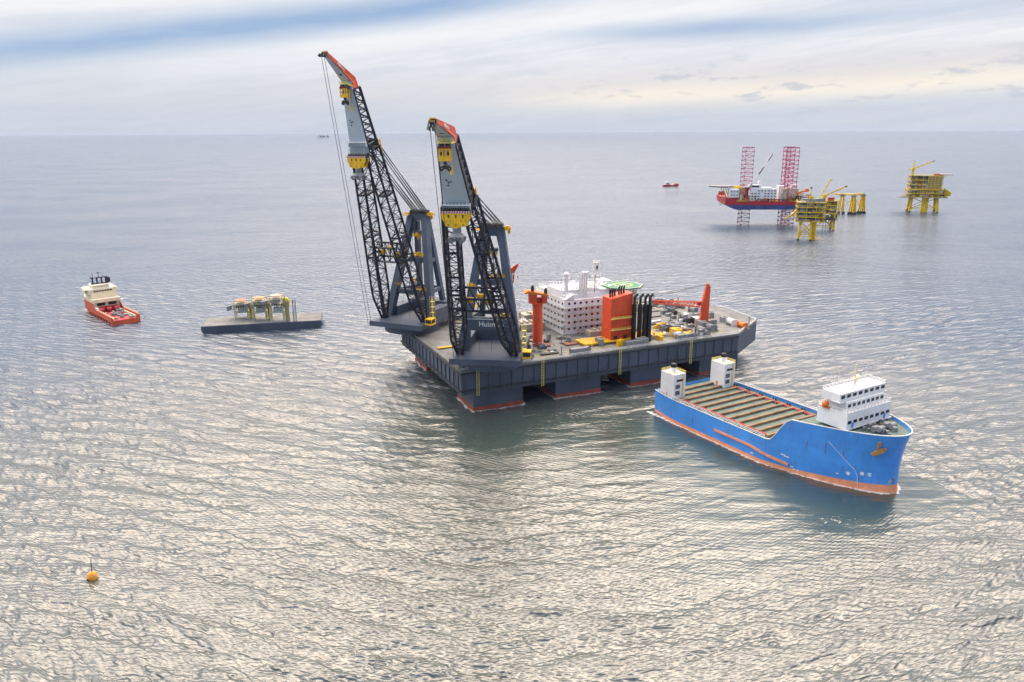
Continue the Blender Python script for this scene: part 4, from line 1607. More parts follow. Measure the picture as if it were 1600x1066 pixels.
# forecastle: low white house, mast, winches
mb = MB()
mb.box((-21, 0, 25.6), (13, 26, 6.8))
mb.box((-21.5, 0, 30.6), (10, 22, 3.2))
mb.box((-22, 0, 33.8), (8, 27, 3.2))
bh = mb.build('deckhouse', WHITE, bship)
for z, w, x in ((25.0, 26, -14.45), (30.6, 22, -16.45), (33.9, 27, -17.95)):
    for i in range(8):
        mb = MB()
        mb.box((x, -w / 2 + w * (i + .5) / 8, z + .2), (0.12, w / 8 * .6, 1.2))
        mb.build('window', GLASS, bh)
mb = MB()
for z, hw_, x0, x1 in ((29.0, 13, -27.5, -14.6), (35.4, 13.4, -26, -18.1)):
    mb.rail([(x0, -hw_, z), (x1, -hw_, z), (x1, hw_, z), (x0, hw_, z)], 1.1, 0.08, 2.0, True)
mb.build('guard_rail', WHITE, bh)
mb = MB()
mb.tube((-22, 0, 35.4), (-22, 0, 44), 0.45, 10, 0.2)
mb.beam((-22, -4, 41), (-22, 4, 41), 0.25)
mb.box((-22, 0, 38.5), (2.0, 3.0, 0.3))
mb.tube((-20.6, -1.4, 39.2), (-20.6, 1.4, 39.2), 0.25, 8)
mb.build('mast', CREAM, bship)
mb = MB()
for sy in (-1, 1):
    mb.tube((-7, sy * 3.5 - 1.4, 23.6), (-7, sy * 3.5 + 1.4, 23.6), 1.1, 14)
    mb.box((-8.8, sy * 3.5, 23.2), (1.8, 3.2, 1.6))
mb.build('windlass', GREY, bship)
mb = MB()
for d in np.arange(46, SL - 4, 5.5):
    mb.box((-d, 0, 10.2), (1.2, 36, 1.0))
mb.build('cargo_grillage', WOOD, bship)
for sy in (-1, 1):
    mb = MB()
    mb.box((-SL + 8, sy * 16, 15.5), (9, 7, 12))
    mb.tube((-SL + 8, sy * 16, 21), (-SL + 8, sy * 16, 25), 1.3, 14)
    mb.build('stern_casing', WHITE, bship)

# ------------------------------------------------------------------ marker buoy
p = at(144.5, 905.0)
t = thing('marker_buoy', 'small orange-yellow buoy with a thin dark mast, floating alone on open water', 'buoy', (p.x, p.y, 0.35), 0.3)
t.rotation_euler = (0.06, 0.08, 0.3)
mb = MB()
mb.lathe((0, 0, 0), [(0.7, -1.2), (1.2, -0.7), (1.52, 0.1), (1.5, 0.9), (1.15, 1.7), (0.5, 2.2), (0.25, 2.3)], 20)
mb.build('float', mat('amber_buoy_paint', rgb(0.85, 0.36, 0.04), 0.5, var=.25, scale=1.4, streak=.4), t, smooth=True)
mb = MB()
mb.tube((0, 0, 2.2), (0, 0, 6.6), 0.11, 8)
mb.beam((-.35, 0, 4.3), (.1, 0, 4.3), 0.25)
mb.build('mast', DKGREY, t)
mb = MB()
mb.lathe((-0.75, -0.85, 0.1), [(0.5, -0.6), (0.6, 0), (0.4, 0.45)], 12)
mb.build('counterweight', BLACK, t)
# ------------------------------------------------------------------ fittings on the blue ship
rs = random.Random(77)
mb = MB()
for side in (-1, 1):
    pts = [hull_pt(d, sheer(d), side) + Vector((0, -side * 0.5, 0)) for d in np.linspace(44, SL - 2, 14)]
    mb = MB()
    mb.rail(pts, 1.2, 0.07, 2.2)
    mb.build('guard_rail', WHITE, bship)
for sy in (-1, 1):
    mb = MB()
    for d in range(50, 108, 8):
        mb.tube((-d, sy * 19.6, 9.7), (-d, sy * 19.6, 10.9), 0.32, 10)
        mb.tube((-d - 1.4, sy * 19.6, 9.7), (-d - 1.4, sy * 19.6, 10.9), 0.32, 10)
        mb.box((-d - .7, sy * 19.6, 9.85), (2.6, 1.0, 0.3))
    o_ = mb.build('mooring_bitts', BLACK, bship)
    mb = MB()
    mb.tube((-46, sy * 17.4, 10.4), (-SL + 14, sy * 17.4, 10.4), 0.28, 8)
    mb.tube((-46, sy * 16.7, 10.4), (-SL + 14, sy * 16.7, 10.4), 0.2, 8)
    for d in range(47, 98, 4):
        mb.box((-d, sy * 17.1, 10.0), (0.3, 1.4, 0.7))
    mb.build('deck_piping', RED, bship)
    mb = MB()
    mb.box((-SL + 3.44, sy * 16, 18.5), (0.14, 4.0, 1.0)) if False else mb.box((-SL + 12.56, sy * 16, 18.5), (0.14, 4.0, 1.0))
    mb.build('casing_window', GLASS, bship)
    mb = MB()
    mb.lathe((-SL + 8, sy * 16, 25.0), [(1.36, -1.2), (1.36, 0.1), (1.1, 0.5)], 14)
    mb.build('funnel_top', BLACK, bship)
mb = MB()
for i in range(30):
    x, y = -4.5 - rs.random() * 9, (rs.random() - .5) * 14
    h = .5 + rs.random() * 1.3
    mb = MB()
    mb.box((x, y * (0.4 + (-x - 4) / 15), 22.0 + h / 2), (.5 + rs.random() * 1.2, .5 + rs.random() * 1.2, h))
    mb.build('deck_fitting', GREY, bship)
mb = MB()
for z, w, x0 in ((22.6, 26, -14.4), (29.0, 22, -16.4), (32.2, 27, -17.9)):
    mb.box((x0 - 1.5, 0, z - .1 + 4.6 if False else z), (4.0, w + 1.2, 0.25))
mb.build('deck_edge', mat('off_white_edge_paint', rgb(.6, .61, .6), .5, var=.1), bh)
for y in (-9.5, 9.5):
    mb = MB()
    mb.box((-14.42, y, 23.9), (0.14, 1.0, 2.1))
    mb.build('door', BLUE, bh)
for sy in (-1, 1):
    mb = MB()
    mb.lathe((-24, sy * 13.4, 30.0), [(0.9, -.9), (1.35, -.1), (1.2, .7), (.5, 1.2)], 12)
    mb.box((-24, sy * 13.2, 28.8), (3.6, 1.2, .4))
    mb.build('rescue_boat', ORANGE, bh)
mb = MB()
mb.ball((-24.5, 5, 37.2), 1.1, 14, 8)
mb.tube((-24.5, 5, 35.3), (-24.5, 5, 36.4), .4, 8)
mb.build('satellite_dome', WHITE, bh, smooth=True)
mb = MB()
for y in (-9, -6.5, 7.5, 10):
    mb.tube((-24.5, y, 35.3), (-24.5, y, 39 + abs(y) * .2), .06, 6)
mb.build('whip_antenna_frame', WHITE, bh)
for d, z, L in ((14, 14.5, 3.2), (20, 16.0, 4.5), (26.5, 15.0, 3.6), (10, 9.5, 2.2), (52, 6.8, 2.6), (66, 6.5, 3.0), (84, 6.6, 3.4)):
    c, ax_, up_, nn = skin(d, z)
    mb = MB()
    mb.prism([c - ax_ * .14, c + ax_ * .14, c + ax_ * .05 - up_ * L, c - ax_ * .06 - up_ * L], nn * 0.03)
    mb.build('rust_run', RUST, hull)
for sy in (-1, 1):
    mb = MB()
    cx_, cy_ = -SL + 8, sy * 16
    mb.rail([(cx_ - 4.4, cy_ - 3.4, 21.5), (cx_ + 4.4, cy_ - 3.4, 21.5), (cx_ + 4.4, cy_ + 3.4, 21.5), (cx_ - 4.4, cy_ + 3.4, 21.5)], 1.1, .07, 1.5, True)
    for q in (-.35, .35):
        mb.beam((cx_ + 4.62, cy_ + 2 + q, 10), (cx_ + 4.62, cy_ + 2 + q, 21.5), .12)
    for z in np.arange(10.5, 21.5, .8):
        mb.beam((cx_ + 4.62, cy_ + 1.65, z), (cx_ + 4.62, cy_ + 2.35, z), .1)
    mb.build('casing_rail', LINEY, bship)
    for z in (12.6, 15.6):
        mb = MB()
        for k_ in range(5):
            mb.box((cx_ + 4.58, cy_ - 1.2, z - .8 + k_ * .4), (.16, 2.6, .24))
        mb.build('louvre_panel', DKGREY, bship)
    mb = MB()
    mb.box((cx_, cy_ - 3.58, 11.1), (1.1, .16, 2.1))
    mb.build('casing_door', ORANGE, bship)
# ------------------------------------------------------------------ supply vessel, left
p = at(170, 492, 0.0)
S = thing('supply_vessel', 'supply ship with cream superstructure, dark mast frame and orange-red hull, seen from astern', 'ship', (p.x, p.y, 0), radians(134))
# local: X forward (away from the viewer), Y to port; wheelhouse forward, open work deck aft


def ship_side(L, B, d, pow_=0.6, ent=0.3):
    u = min(1, d / (L * ent))
    return B / 2 * u ** pow_


mb = MB()
for z0, z1, k in ((-2.5, 3.2, 1.0),):
    out = [(40 - d, ship_side(78, 19, d)) for d in (0, 1, 3, 6, 10, 16, 24)] + [(-38, 9.5)]
    mb.plan([(x, -y) for x, y in out] + [(x, y) for x, y in out[::-1][:-1]], -3, 3.0)
for sy in (-1, 1):
    mb.prism([(20, sy * 9.5, 3.0), (-6, sy * 9.5, 3.0), (-6, sy * 9.5, 5.0), (2, sy * 9.6, 9.5), (20, sy * 9.8, 10.5)], (0, -sy * 0.5, 0))
    out2 = [(40 - d + 2, ship_side(78, 19.6, d) * sy) for d in (0, 1, 3, 6, 10, 16, 22)]
    for a, b_ in zip(out2, out2[1:]):
        mb.add([(a[0], a[1], 2.9), (b_[0], b_[1], 2.9), (b_[0], b_[1], 10.5), (a[0], a[1], 10.5), (a[0], a[1] - sy * .4, 2.9), (b_[0], b_[1] - sy * .4, 2.9), (b_[0], b_[1] - sy * .4, 10.5), (a[0], a[1] - sy * .4, 10.5)],
               [(0, 1, 2, 3), (7, 6, 5, 4), (3, 2, 6, 7)])
    mb.box((-22, sy * 9.0, 4.2), (32, 0.9, 2.6))
mb.build('hull', mat('vermilion_hull_paint', rgb(0.62, 0.10, 0.03), 0.5, var=.12, streak=.25), S)
mb = MB()
mb.box((-16, 0, 3.1), (44, 16, 0.2))
mb.build('work_deck', RED, S)
mb = MB()
mb.plan([(30, -6), (30, 6), (20, 9.3), (1, 9.3), (1, -9.3), (20, -9.3)], 3.1, 7.0)
mb.plan([(31, -6), (31, 6), (20, 9.5), (-1.0, 9.5), (-1.0, -9.5), (20, -9.5)], 10.0, 12.4)
mb.box((11, 0, 8.5), (20, 18.4, 3.0))
mb.plan([(27, -6), (27, 6), (20, 8.4), (4.5, 8.4), (4.5, -8.4), (20, -8.4)], 12.4, 15.6)
mb.box((10.5, 0, 13.8), (12.5, 17.4, 2.6))
sup = mb.build('superstructure', CREAM, S)
mb = MB()
mb.plan([(24, -6), (24, 6), (19, 9.8), (6, 9.8), (6, -9.8), (19, -9.8)], 15.6, 18.6)
mb.box((13, 0, 17.2), (7, 22.5, 2.6))
mb.box((13, 0, 20.0), (9, 11, 2.4))
wh = mb.build('wheelhouse', CREAM, S)
mb = MB()
mb.box((14, 0, 18.75), (15, 21, 0.35))
mb.box((13, 0, 21.35), (10.5, 12.5, 0.3))
mb.build('wheelhouse_roof', mat('ivory_paint', rgb(0.8, 0.76, 0.62), .5, var=.05), wh)
for i in range(7):
    mb = MB()
    mb.box((5.93, -5.6 + i * 1.85, 17.4), (0.12, 1.2, 1.1))
    mb.build('window', GLASS, wh)
for y in (-9.6, 9.6):
    mb = MB()
    mb.box((9.43, y, 17.5), (0.12, 2.0, 1.0))
    mb.build('window', GLASS, wh)
mb = MB()
for y in (-6.5, -4.8, 0.8, 2.2, 5.5):
    mb.box((4.4, y, 14.0), (0.12, 0.9, 0.8))
mb.build('window_row', GLASS, sup)
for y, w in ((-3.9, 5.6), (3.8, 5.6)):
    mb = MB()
    mb.box((0.93, y, 8.4), (0.14, w, 2.2))  # flat black panel painting the shade inside a bay
    mb.build('bay_shade_panel', BLACK, sup)
mb = MB()
mb.box((-0.5, 0, 6.3), (2.5, 13, 1.0))
for y in (-5, 0, 5):
    mb.tube((-3, y - 1.6, 4.8), (-3, y + 1.6, 4.8), 1.6, 14)
mb.build('tow_winch', RED, S)
mb = MB()
mb.box((2, -10.2, 9.0), (4.5, 2.4, 2.6))
mb.box((-2, 8.2, 5.0), (6, 2.0, 3.6))
mb.build('rescue_boat', WHITE, S)
mb = MB()
mx = 13
for y in (-5.2, -2.2, 1.0, 4.0):
    mb.tube((mx, y, 21.4), (mx, y, 26.6), 0.62, 8)
mb.beam((mx, -6.2, 26.2), (mx, 5.4, 26.2), 0.8, 0.6)
mb.beam((mx, -6.4, 21.9), (mx, 5.4, 21.9), 1.4, 0.9)
mb.box((mx, -6.3, 24.0), (3.0, 2.8, 3.6))
for y, z in ((-0.4, 30.4), (3.6, 29.6), (-3.2, 28.0), (5.2, 27.6)):
    mb.tube((mx, y, 26), (mx, y, z), 0.22, 6)
mb.beam((mx, -1.6, 29.8), (mx, 0.8, 29.8), 0.3)
mb.build('mast_frame', mat('dark_navy_mast_paint', rgb(0.02, 0.02, 0.055), .5, var=.2), S)

mb = MB()
rs0 = random.Random(8)
for i in range(26):
    x, y = -35 + rs0.random() * 28, -6.5 + rs0.random() * 13
    h = .5 + rs0.random() * 1.6
    mb.box((x, y, 3.2 + h / 2), (1 + rs0.random() * 3, 1 + rs0.random() * 2, h))
mb.build('deck_gear', GREY, S)
mb = MB()
for sy in (-1, 1):
    mb.box((-18, sy * 7.3, 3.9), (36, .7, 1.4))
    mb.rail([(-6, sy * 9.0, 5.5), (-37, sy * 9.0, 5.5)], 1.0, .08, 2.0)
mb.build('crash_rail', CREAM, S)
for x in range(-34, 34, 6):
    for sy in (-1, 1):
        mb = MB()
        mb.tube((x, sy * 9.75, 1.6), (x, sy * 10.15, 1.6), 0.9, 12)
        if x < 12:
            mb.build('tyre_fender', BLACK, S)
mb = MB()
mb.rail([(5.5, -9.5, 18.9), (20, -9.5, 18.9), (20, 9.5, 18.9), (5.5, 9.5, 18.9)], 1.1, .08, 1.6, True)
mb.rail([(-.5, -9, 12.4), (-.5, 9, 12.4)], 1.1, .08, 1.6)
mb.build('roof_rail', WHITE, S)

# ------------------------------------------------------------------ barge with three small topsides
q = at(412, 497, Y=516)
B = thing('cargo_barge', 'low grey-blue barge carrying three small roofed topsides', 'barge', (q.x, q.y, 0), radians(12))
mb = MB()
mb.prism([(-36, -13, -2), (34, -13, -2), (39, -13, 2.0), (39, -13, 5), (-39, -13, 5), (-39, -13, 2.0)], (0, 26, 0))
mb.build('hull', HULLG, B)
mb = MB()
mb.box((0, 0, 5.1), (77, 25, 0.2))
mb.build('deck', DECK, B)
PALER = mat('pale_coral_paint', rgb(0.62, 0.42, 0.34), .6, var=.1)
OLIVE = mat('mustard_yellow_paint', rgb(0.66, 0.52, 0.02), .5, var=.15)


def small_topside(px, py, Yd, label, hat):
    top = at(px, py, Y=Yd)
    base = (B.matrix_world @ Vector((0, 0, 5.2))).z if False else 5.2
    r = thing('wellhead_topside', label, 'platform module', (top.x, top.y, base), radians(12), 'small topsides standing on the barge')
    h = top.z - base
    mb = MB()
    for sx in (-1, 1):
        for sy in (-1, 1):
            mb.tube((sx * 4.2, sy * 4, 0), (sx * 4.2, sy * 4, h - 1), 0.45, 8)
    for z in (h * .35, h * .62, h - 2.6):
        for sy in (-1, 1):
            mb.beam((-4.5, sy * 4, z), (4.5, sy * 4, z), 0.5)
        for sx in (-1, 1):
            mb.beam((sx * 4.2, -4, z), (sx * 4.2, 4, z), 0.5)
        mb.box((0, 0, z), (9.2, 8.6, 0.3))
    for sy in (-1, 1):
        mb.beam((-4.2, sy * 4, h * .35), (4.2, sy * 4, h * .62), 0.35)
        mb.beam((4.2, sy * 4, h * .62), (-4.2, sy * 4, h - 2.6), 0.35)
    mb.build('frame', mat('pale_straw_paint', rgb(0.55, 0.53, 0.36), .6, var=.2, scale=.5), r)
    for bc, bs in (((-0.6, 0.4, h - 4.0), (6.0, 5.6, 2.6)), ((0.6, -1.0, h * .35 + 1.6), (5.6, 5.0, 2.8)), ((-1.5, 1.4, h * .62 + 1.2), (4.0, 3.6, 2.2))):
        mb = MB()
        mb.box(bc, bs)
        mb.build('equipment_module', mat('pale_sea_grey_paint', rgb(0.46, 0.50, 0.50), .6, var=.2, scale=.6, streak=.3), r)
    mb = MB()
    mb.plan([(4.3 * cos(pi / 8 + i * pi / 4), 3.8 * sin(pi / 8 + i * pi / 4)) for i in range(8)], h - 0.9, h - 0.3)
    mb.lathe((0.6, 0, h - 0.3), [(2.8, 0), (1.2, 0.7), (0.3, 0.8)], 12)
    mb.build('roof_deck', hat, r)
    mb = MB()
    mb.prism([(-9.8, -1.6, h - 4.6), (-9.2, -1.6, h - 7.6), (-6.6, -1.6, h - 6.4), (-5.2, -1.6, h - 3.4)], (0, 3.2, 0))
    mb.beam((-7.4, 0, h - 6.6), (-4.2, 0, h * .5), 0.5)
    mb.build('flare_dish', GREY, r)
    mb = MB()
    mb.lathe((6.4, -1, 0), [(1.2, 0), (1.2, h * .5), (2.2, h * .55), (2.5, h - 4.4), (1.5, h - 2.4), (0.4, h - 1.8)], 14)
    mb.build('crane_post', OLIVE, r)
    mb = MB()
    mb.tube((5.6, -2.8, h * .3), (5.6, -2.8, h - 1.2), 0.2, 6)
    for i in range(6):
        mb.box((3.6 - i * 1.6, -4.6, h * .62 + 0.7), (0.5, 0.5, 1.4))
    mb.build('pipework', DKGREY, r)
    return r


small_topside(376, 468, 520, 'lowest small topside on the barge, with a salmon-red roof', mat('red_orange_roof_paint', rgb(0.62, 0.24, 0.15), .6, var=.1))
small_topside(404, 464, 516, 'middle small topside on the barge with a tan-orange roof and yellow post', mat('light_orange_roof_paint', rgb(0.62, 0.34, 0.17), .6, var=.1))
small_topside(431, 460.5, 512, 'small topside standing highest on the barge, pale pink roof deck', PALER)
mq = at(452, 469, Y=508)
r = thing('mooring_tower', 'slim grey lattice tower pair on the barge end opposite the salmon-red roof', 'tower', (mq.x, mq.y, 5.2), radians(12))
for dx in (-1.8, 2.8):
    mb = MB()
    hh = mq.z - 5.2
    mb.lattice([[Vector((dx + sx * .9, sy * .9, hh * f)) for sx, sy in ((-1, -1), (1, -1), (1, 1), (-1, 1))] for f in np.linspace(0, 1, 8)], 0.22, 0.1)
    mb.build('lattice_mast', GREY, r)

# ------------------------------------------------------------------ jack-up rig
J0 = at(1192, 352, 0.0)
JA = radians(-4)
JU = thing('jack_up_rig', 'big jack-up rig with crimson lattice legs and red-over-blue hull', 'oil rig', J0, JA)
HB, HT = 24.5, 38.0
mb = MB()
prof = [(-46, HB), (58, HB), (62, HB + 6.2), (-58, HB + 6.2), (-52, HB + 2.2)]
mb.prism([(x, -30, z) for x, z in prof], (0, 62, 0))
mb.build('lower_hull', BLUEH, JU)
mb = MB()
prof = [(-58, HB + 6.2), (62, HB + 6.2), (62, HT - 2.6), (-28, HT - 2.6), (-28, HT - 1.8), (-46, HT - 1.8), (-46, HT + 1.2), (-60.5, HT + 1.6), (-60, HB + 8)]
mb.prism([(x, -30.3, z) for x, z in prof], (0, 62.6, 0))
mb.build('upper_hull', RED, JU)
mb = MB()
for x0, x1 in ((-46, -29), (4, 10), (26, 61)):
    mb.box(((x0 + x1) / 2, -30.6, HT - 1.9), (x1 - x0, 0.5, 0.8))
mb.build('yellow_edge', PYEL, JU)
CHORD_P = mat('pale_grey_chord_paint', rgb(0.44, 0.42, 0.46), .5, var=.1)  # pale grey, in the tone of the sea and sky behind


def jack_leg(x, y, top, chord_mat, size):
    par = JU
    ang0 = radians(90)
    rr = []
    for z in np.arange(-6, top + 1, 5.6):
        rr.append([Vector((x + size * cos(ang0 + i * 2 * pi / 3), y + size * sin(ang0 + i * 2 * pi / 3), z)) for i in range(3)])
    br = MB()
    chs = [MB(), MB(), MB()]
    for a, b_ in zip(rr, rr[1:]):
        for i in range(3):
            k_ = (i + 1) % 3
            chs[i].tube(a[i], b_[i], 0.36, 6)
            m_ = a[i].lerp(a[k_], .5)
            br.beam(a[i], a[k_], 0.4)
            if (rr.index(a)) % 2:
                br.beam(a[i], b_[k_], 0.36)
            else:
                br.beam(a[k_], b_[i], 0.36)
            br.beam(a[i] - Vector((0, 0, .8)), a[i] + Vector((0, 0, .8)), 1.3)
    for i in range(3):
        br.beam(rr[-1][i], rr[-1][(i + 1) % 3], 1.0)
    leg = br.build('leg', LEGRED, par)
    for ch in chs:
        ch.build('chord', chord_mat, leg)


jack_leg(-29, -2, 107, CHORD_P, 9.0)
jack_leg(27, -17, 107, LEGRED, 9.0)
jack_leg(31, 17, 107, LEGRED, 9.0)
# jacking houses and clutter
BEIGE = mat('beige_machinery_paint', rgb(0.55, 0.47, 0.34), .6, var=.2, scale=.3, streak=.3)
for x, y in ((-29, -2), (27, -17), (31, 17)):
    for i in range(3):
        a = pi / 2 + i * 2 * pi / 3
        mb = MB()
        mb.box((x + 9 * cos(a), y + 9 * sin(a), HT + 5), (5, 5, 15))
        mb.box((x + 9 * cos(a), y + 9 * sin(a), HT + 13.2), (6.2, 6.2, 1.2))
        mb.build('jacking_tower', BEIGE, JU)
mb = MB()
rs = random.Random(3)
for i in range(60):
    x, y = -46 + rs.random() * 104, -27 + rs.random() * 50
    if -20 < x < 24 and y < 4:
        continue
    h = 1.5 + rs.random() * 7
    mb.box((x, y, HT - 2 + h / 2), (2 + rs.random() * 5, 2 + rs.random() * 5, h))
mb.build('deck_equipment', BEIGE, JU)
mb = MB()
for i in range(26):
    x, y = -44 + rs.random() * 100, -28 + rs.random() * 10
    if -20 < x < 26:
        y = -29
    h = 1.0 + rs.random() * 3.6
    mb.box((x, y, HT - 2 + h / 2), (1.5 + rs.random() * 3, 1.5, h))
mb.build('deck_equipment', mat('mixed_orange_gear_paint', rgb(.55, .16, .04), .6, var=.6, scale=.5), JU)
mb = MB()
for i in range(44):
    x = -44 + rs.random() * 104
    y = -29 + rs.random() * 6 if not -18 < x < 22 else -28.6
    h = 2 + rs.random() * 6 if not -18 < x < 22 else 1.5 + rs.random()
    mb.tube((x, y, HT - 2.2), (x, y, HT - 2 + h), 0.3 + rs.random() * .5, 6)
    mb.beam((x, y, HT - 2 + h), (x + 2 + rs.random() * 4, y, HT - 2 + h), 0.5)
mb.build('deck_pipework', DKGREY, JU)
mb = MB()
for i in range(20):
    x = 14 + rs.random() * 46
    h = 2 + rs.random() * 9
    mb.box((x, -27 + rs.random() * 12, HT - 2 + h / 2), (1.4 + rs.random() * 3.4, 2, h))
mb.build('drilling_module', mat('silver_grey_module_paint', rgb(.5, .51, .5), .5, var=.3, scale=.4), JU)
# accommodation
mb = MB()
mb.box((-9, -18, HT + 5.8), (35, 16, 16))
mb.box((-20, -17, HT + 16.2), (15, 14, 5.2))
mb.box((-4, -17, HT + 14.6), (14, 12, 2.0))
mb.box((22, 4, HT + 7.5), (10, 14, 18))
acc = mb.build('accommodation_block', WHITE, JU)
for r_ in range(4):
    for c_ in range(8):
        if c_ == 3 and r_ < 3:
            continue
        if r_ > 1 and c_ < 2 and r_ == 3:
            continue
        mb = MB()
        mb.box((-24 + c_ * 4.3, -26.1, HT + 0.6 + r_ * 3.6), (2.0, 0.2, 1.3))
        mb.build('window', GLASS, acc)
mb = MB()
mb.box((-20, -24.1, HT + 17.2), (9.5, 0.2, 2.2))
mb.build('bridge_window', GLASS, acc)
mb = MB()
mb.ball((-14, -16, HT + 22.4), 2.0, 14, 8)
mb.tube((-14, -16, HT + 18), (-14, -16, HT + 21.5), 0.6, 8)
mb.build('radar_dome', WHITE, acc)
mb = MB()
mb.box((-48.5, -22, HT + 8.2), (12, 14, 11))
fb = mb.build('forward_house', WHITE, JU)
for r_ in range(2):
    for c_ in range(3):
        mb = MB()
        mb.box((-52.3 + c_ * 3.8, -29.1, HT + 6 + r_ * 4.4), (1.8, 0.2, 1.4))
        mb.build('window', GLASS, fb)
# helideck over the bow
mb = MB()
mb.lathe((-62, -8, HT + 15.4), [(14.5, 0), (16.5, 1.0), (16.5, 1.8)], 10)
hd = mb.build('helideck', GREY, JU)
mb = MB()
for a in range(10):
    p_, q_ = a * 2 * pi / 10, (a + 1) * 2 * pi / 10
    mb.beam((-62 + 17.3 * cos(p_), -8 + 17.3 * sin(p_), HT + 16.2), (-62 + 17.3 * cos(q_), -8 + 17.3 * sin(q_), HT + 16.2), 0.8)
mb.build('safety_net', DKGREY, hd)
mb = MB()
for x in (-56, -50):
    for y in (-16, 0):
        mb.beam((x - 6, y, HT + 15.4), (x, y, HT + 1), 0.8)
mb.box((-45, -14, HT + 16.0), (13, 9, 2.0))
mb.box((-40, -20, HT + 14.5), (6, 3, 3.0))
mb.build('helideck_frame', PYEL, hd)
mb = MB()
for x in (-64.5, ):
    mb.box((x, -20, HT + 6.8), (8, 3.4, 2.8))
    mb.box((x, -20, HT + 9.2), (6.5, 2.8, 1.6))
mb.build('lifeboat', ORED, JU)
mb = MB()
for x in (-67, -62):
    mb.beam((x, -20, HT + 11), (x + 5, -18, HT + 2), 0.8)
mb.beam((-66, -26, HT - 8), (-59, -26, HT - 3), 0.7)
mb.beam((-66, -26, HT - 8), (-66, -26, HT - 3), 0.7)
mb.build('davit', PYEL, JU)
# rig crane
mb = MB()
mb.lathe((-31, -24, HT - 2), [(2.3, 0), (2.3, 14), (3.2, 15), (3.2, 18)], 14)
mb.build('crane_pedestal', mat('wine_red_paint', rgb(0.22, 0.03, 0.05), .5), JU)
ctip = Vector((-1.5, -24, HT + 58))
cb = Vector((-30, -24, HT + 13))
mb = MB()
mb.lattice([[cb.lerp(ctip, f) + Vector((sx * w * .8, sy * w, sx * -w * .6)) for sx, sy in ((-1, -1), (1, -1), (1, 1), (-1, 1))] for f, w in [(i / 14, 1.1 * (1 - .5 * abs(i / 14 - .5))) for i in range(15)]], 0.22, 0.13)
boomj = mb.build('crane_boom', WHITE, JU)
mb = MB()
for f0, f1, w in ((0.0, .18, 1.8), (.46, .66, 1.7), (.86, 1.03, 1.2)):
    mb.beam(cb.lerp(ctip, f0), cb.lerp(ctip, f1), w * 1.25, w * 1.25, w2=w * .9, h2=w * .9)
mb.build('boom_band', mat('dusty_red_paint', rgb(0.26, 0.06, 0.07), .5, var=.2), boomj)
# aft tower and orange crane
mb = MB()
mb.box((36, -6, HT + 8), (8, 10, 20))
mb.box((42, 4, HT + 6), (6, 10, 16))
mb.box((46, -12, HT + 4), (5, 6, 9))
mb.build('drill_house', WHITE, JU)
mb = MB()
mb.tube((37, -24, HT - 2), (37, -24, HT + 8), 1.6, 10)
mb.beam((35, -24, HT + 8), (48, -25, HT + 12), 2.8, 2.2)
mb.box((48.5, -25, HT + 12), (4.4, 4, 4.0))
mb.build('aft_crane', ORANGE, JU)

# ------------------------------------------------------------------ yellow production platforms
DKY = mat('dull_pipework_grey', rgb(0.12, 0.125, 0.125), .6, var=.5, scale=.35, rust=.4)
MODG = mat('module_cladding_grey', rgb(0.30, 0.31, 0.31), .6, var=.3, scale=.25, streak=.4, rust=.3)
BRN = mat('brown_splash_zone_paint', rgb(0.30, 0.13, 0.03), .7, var=.3)


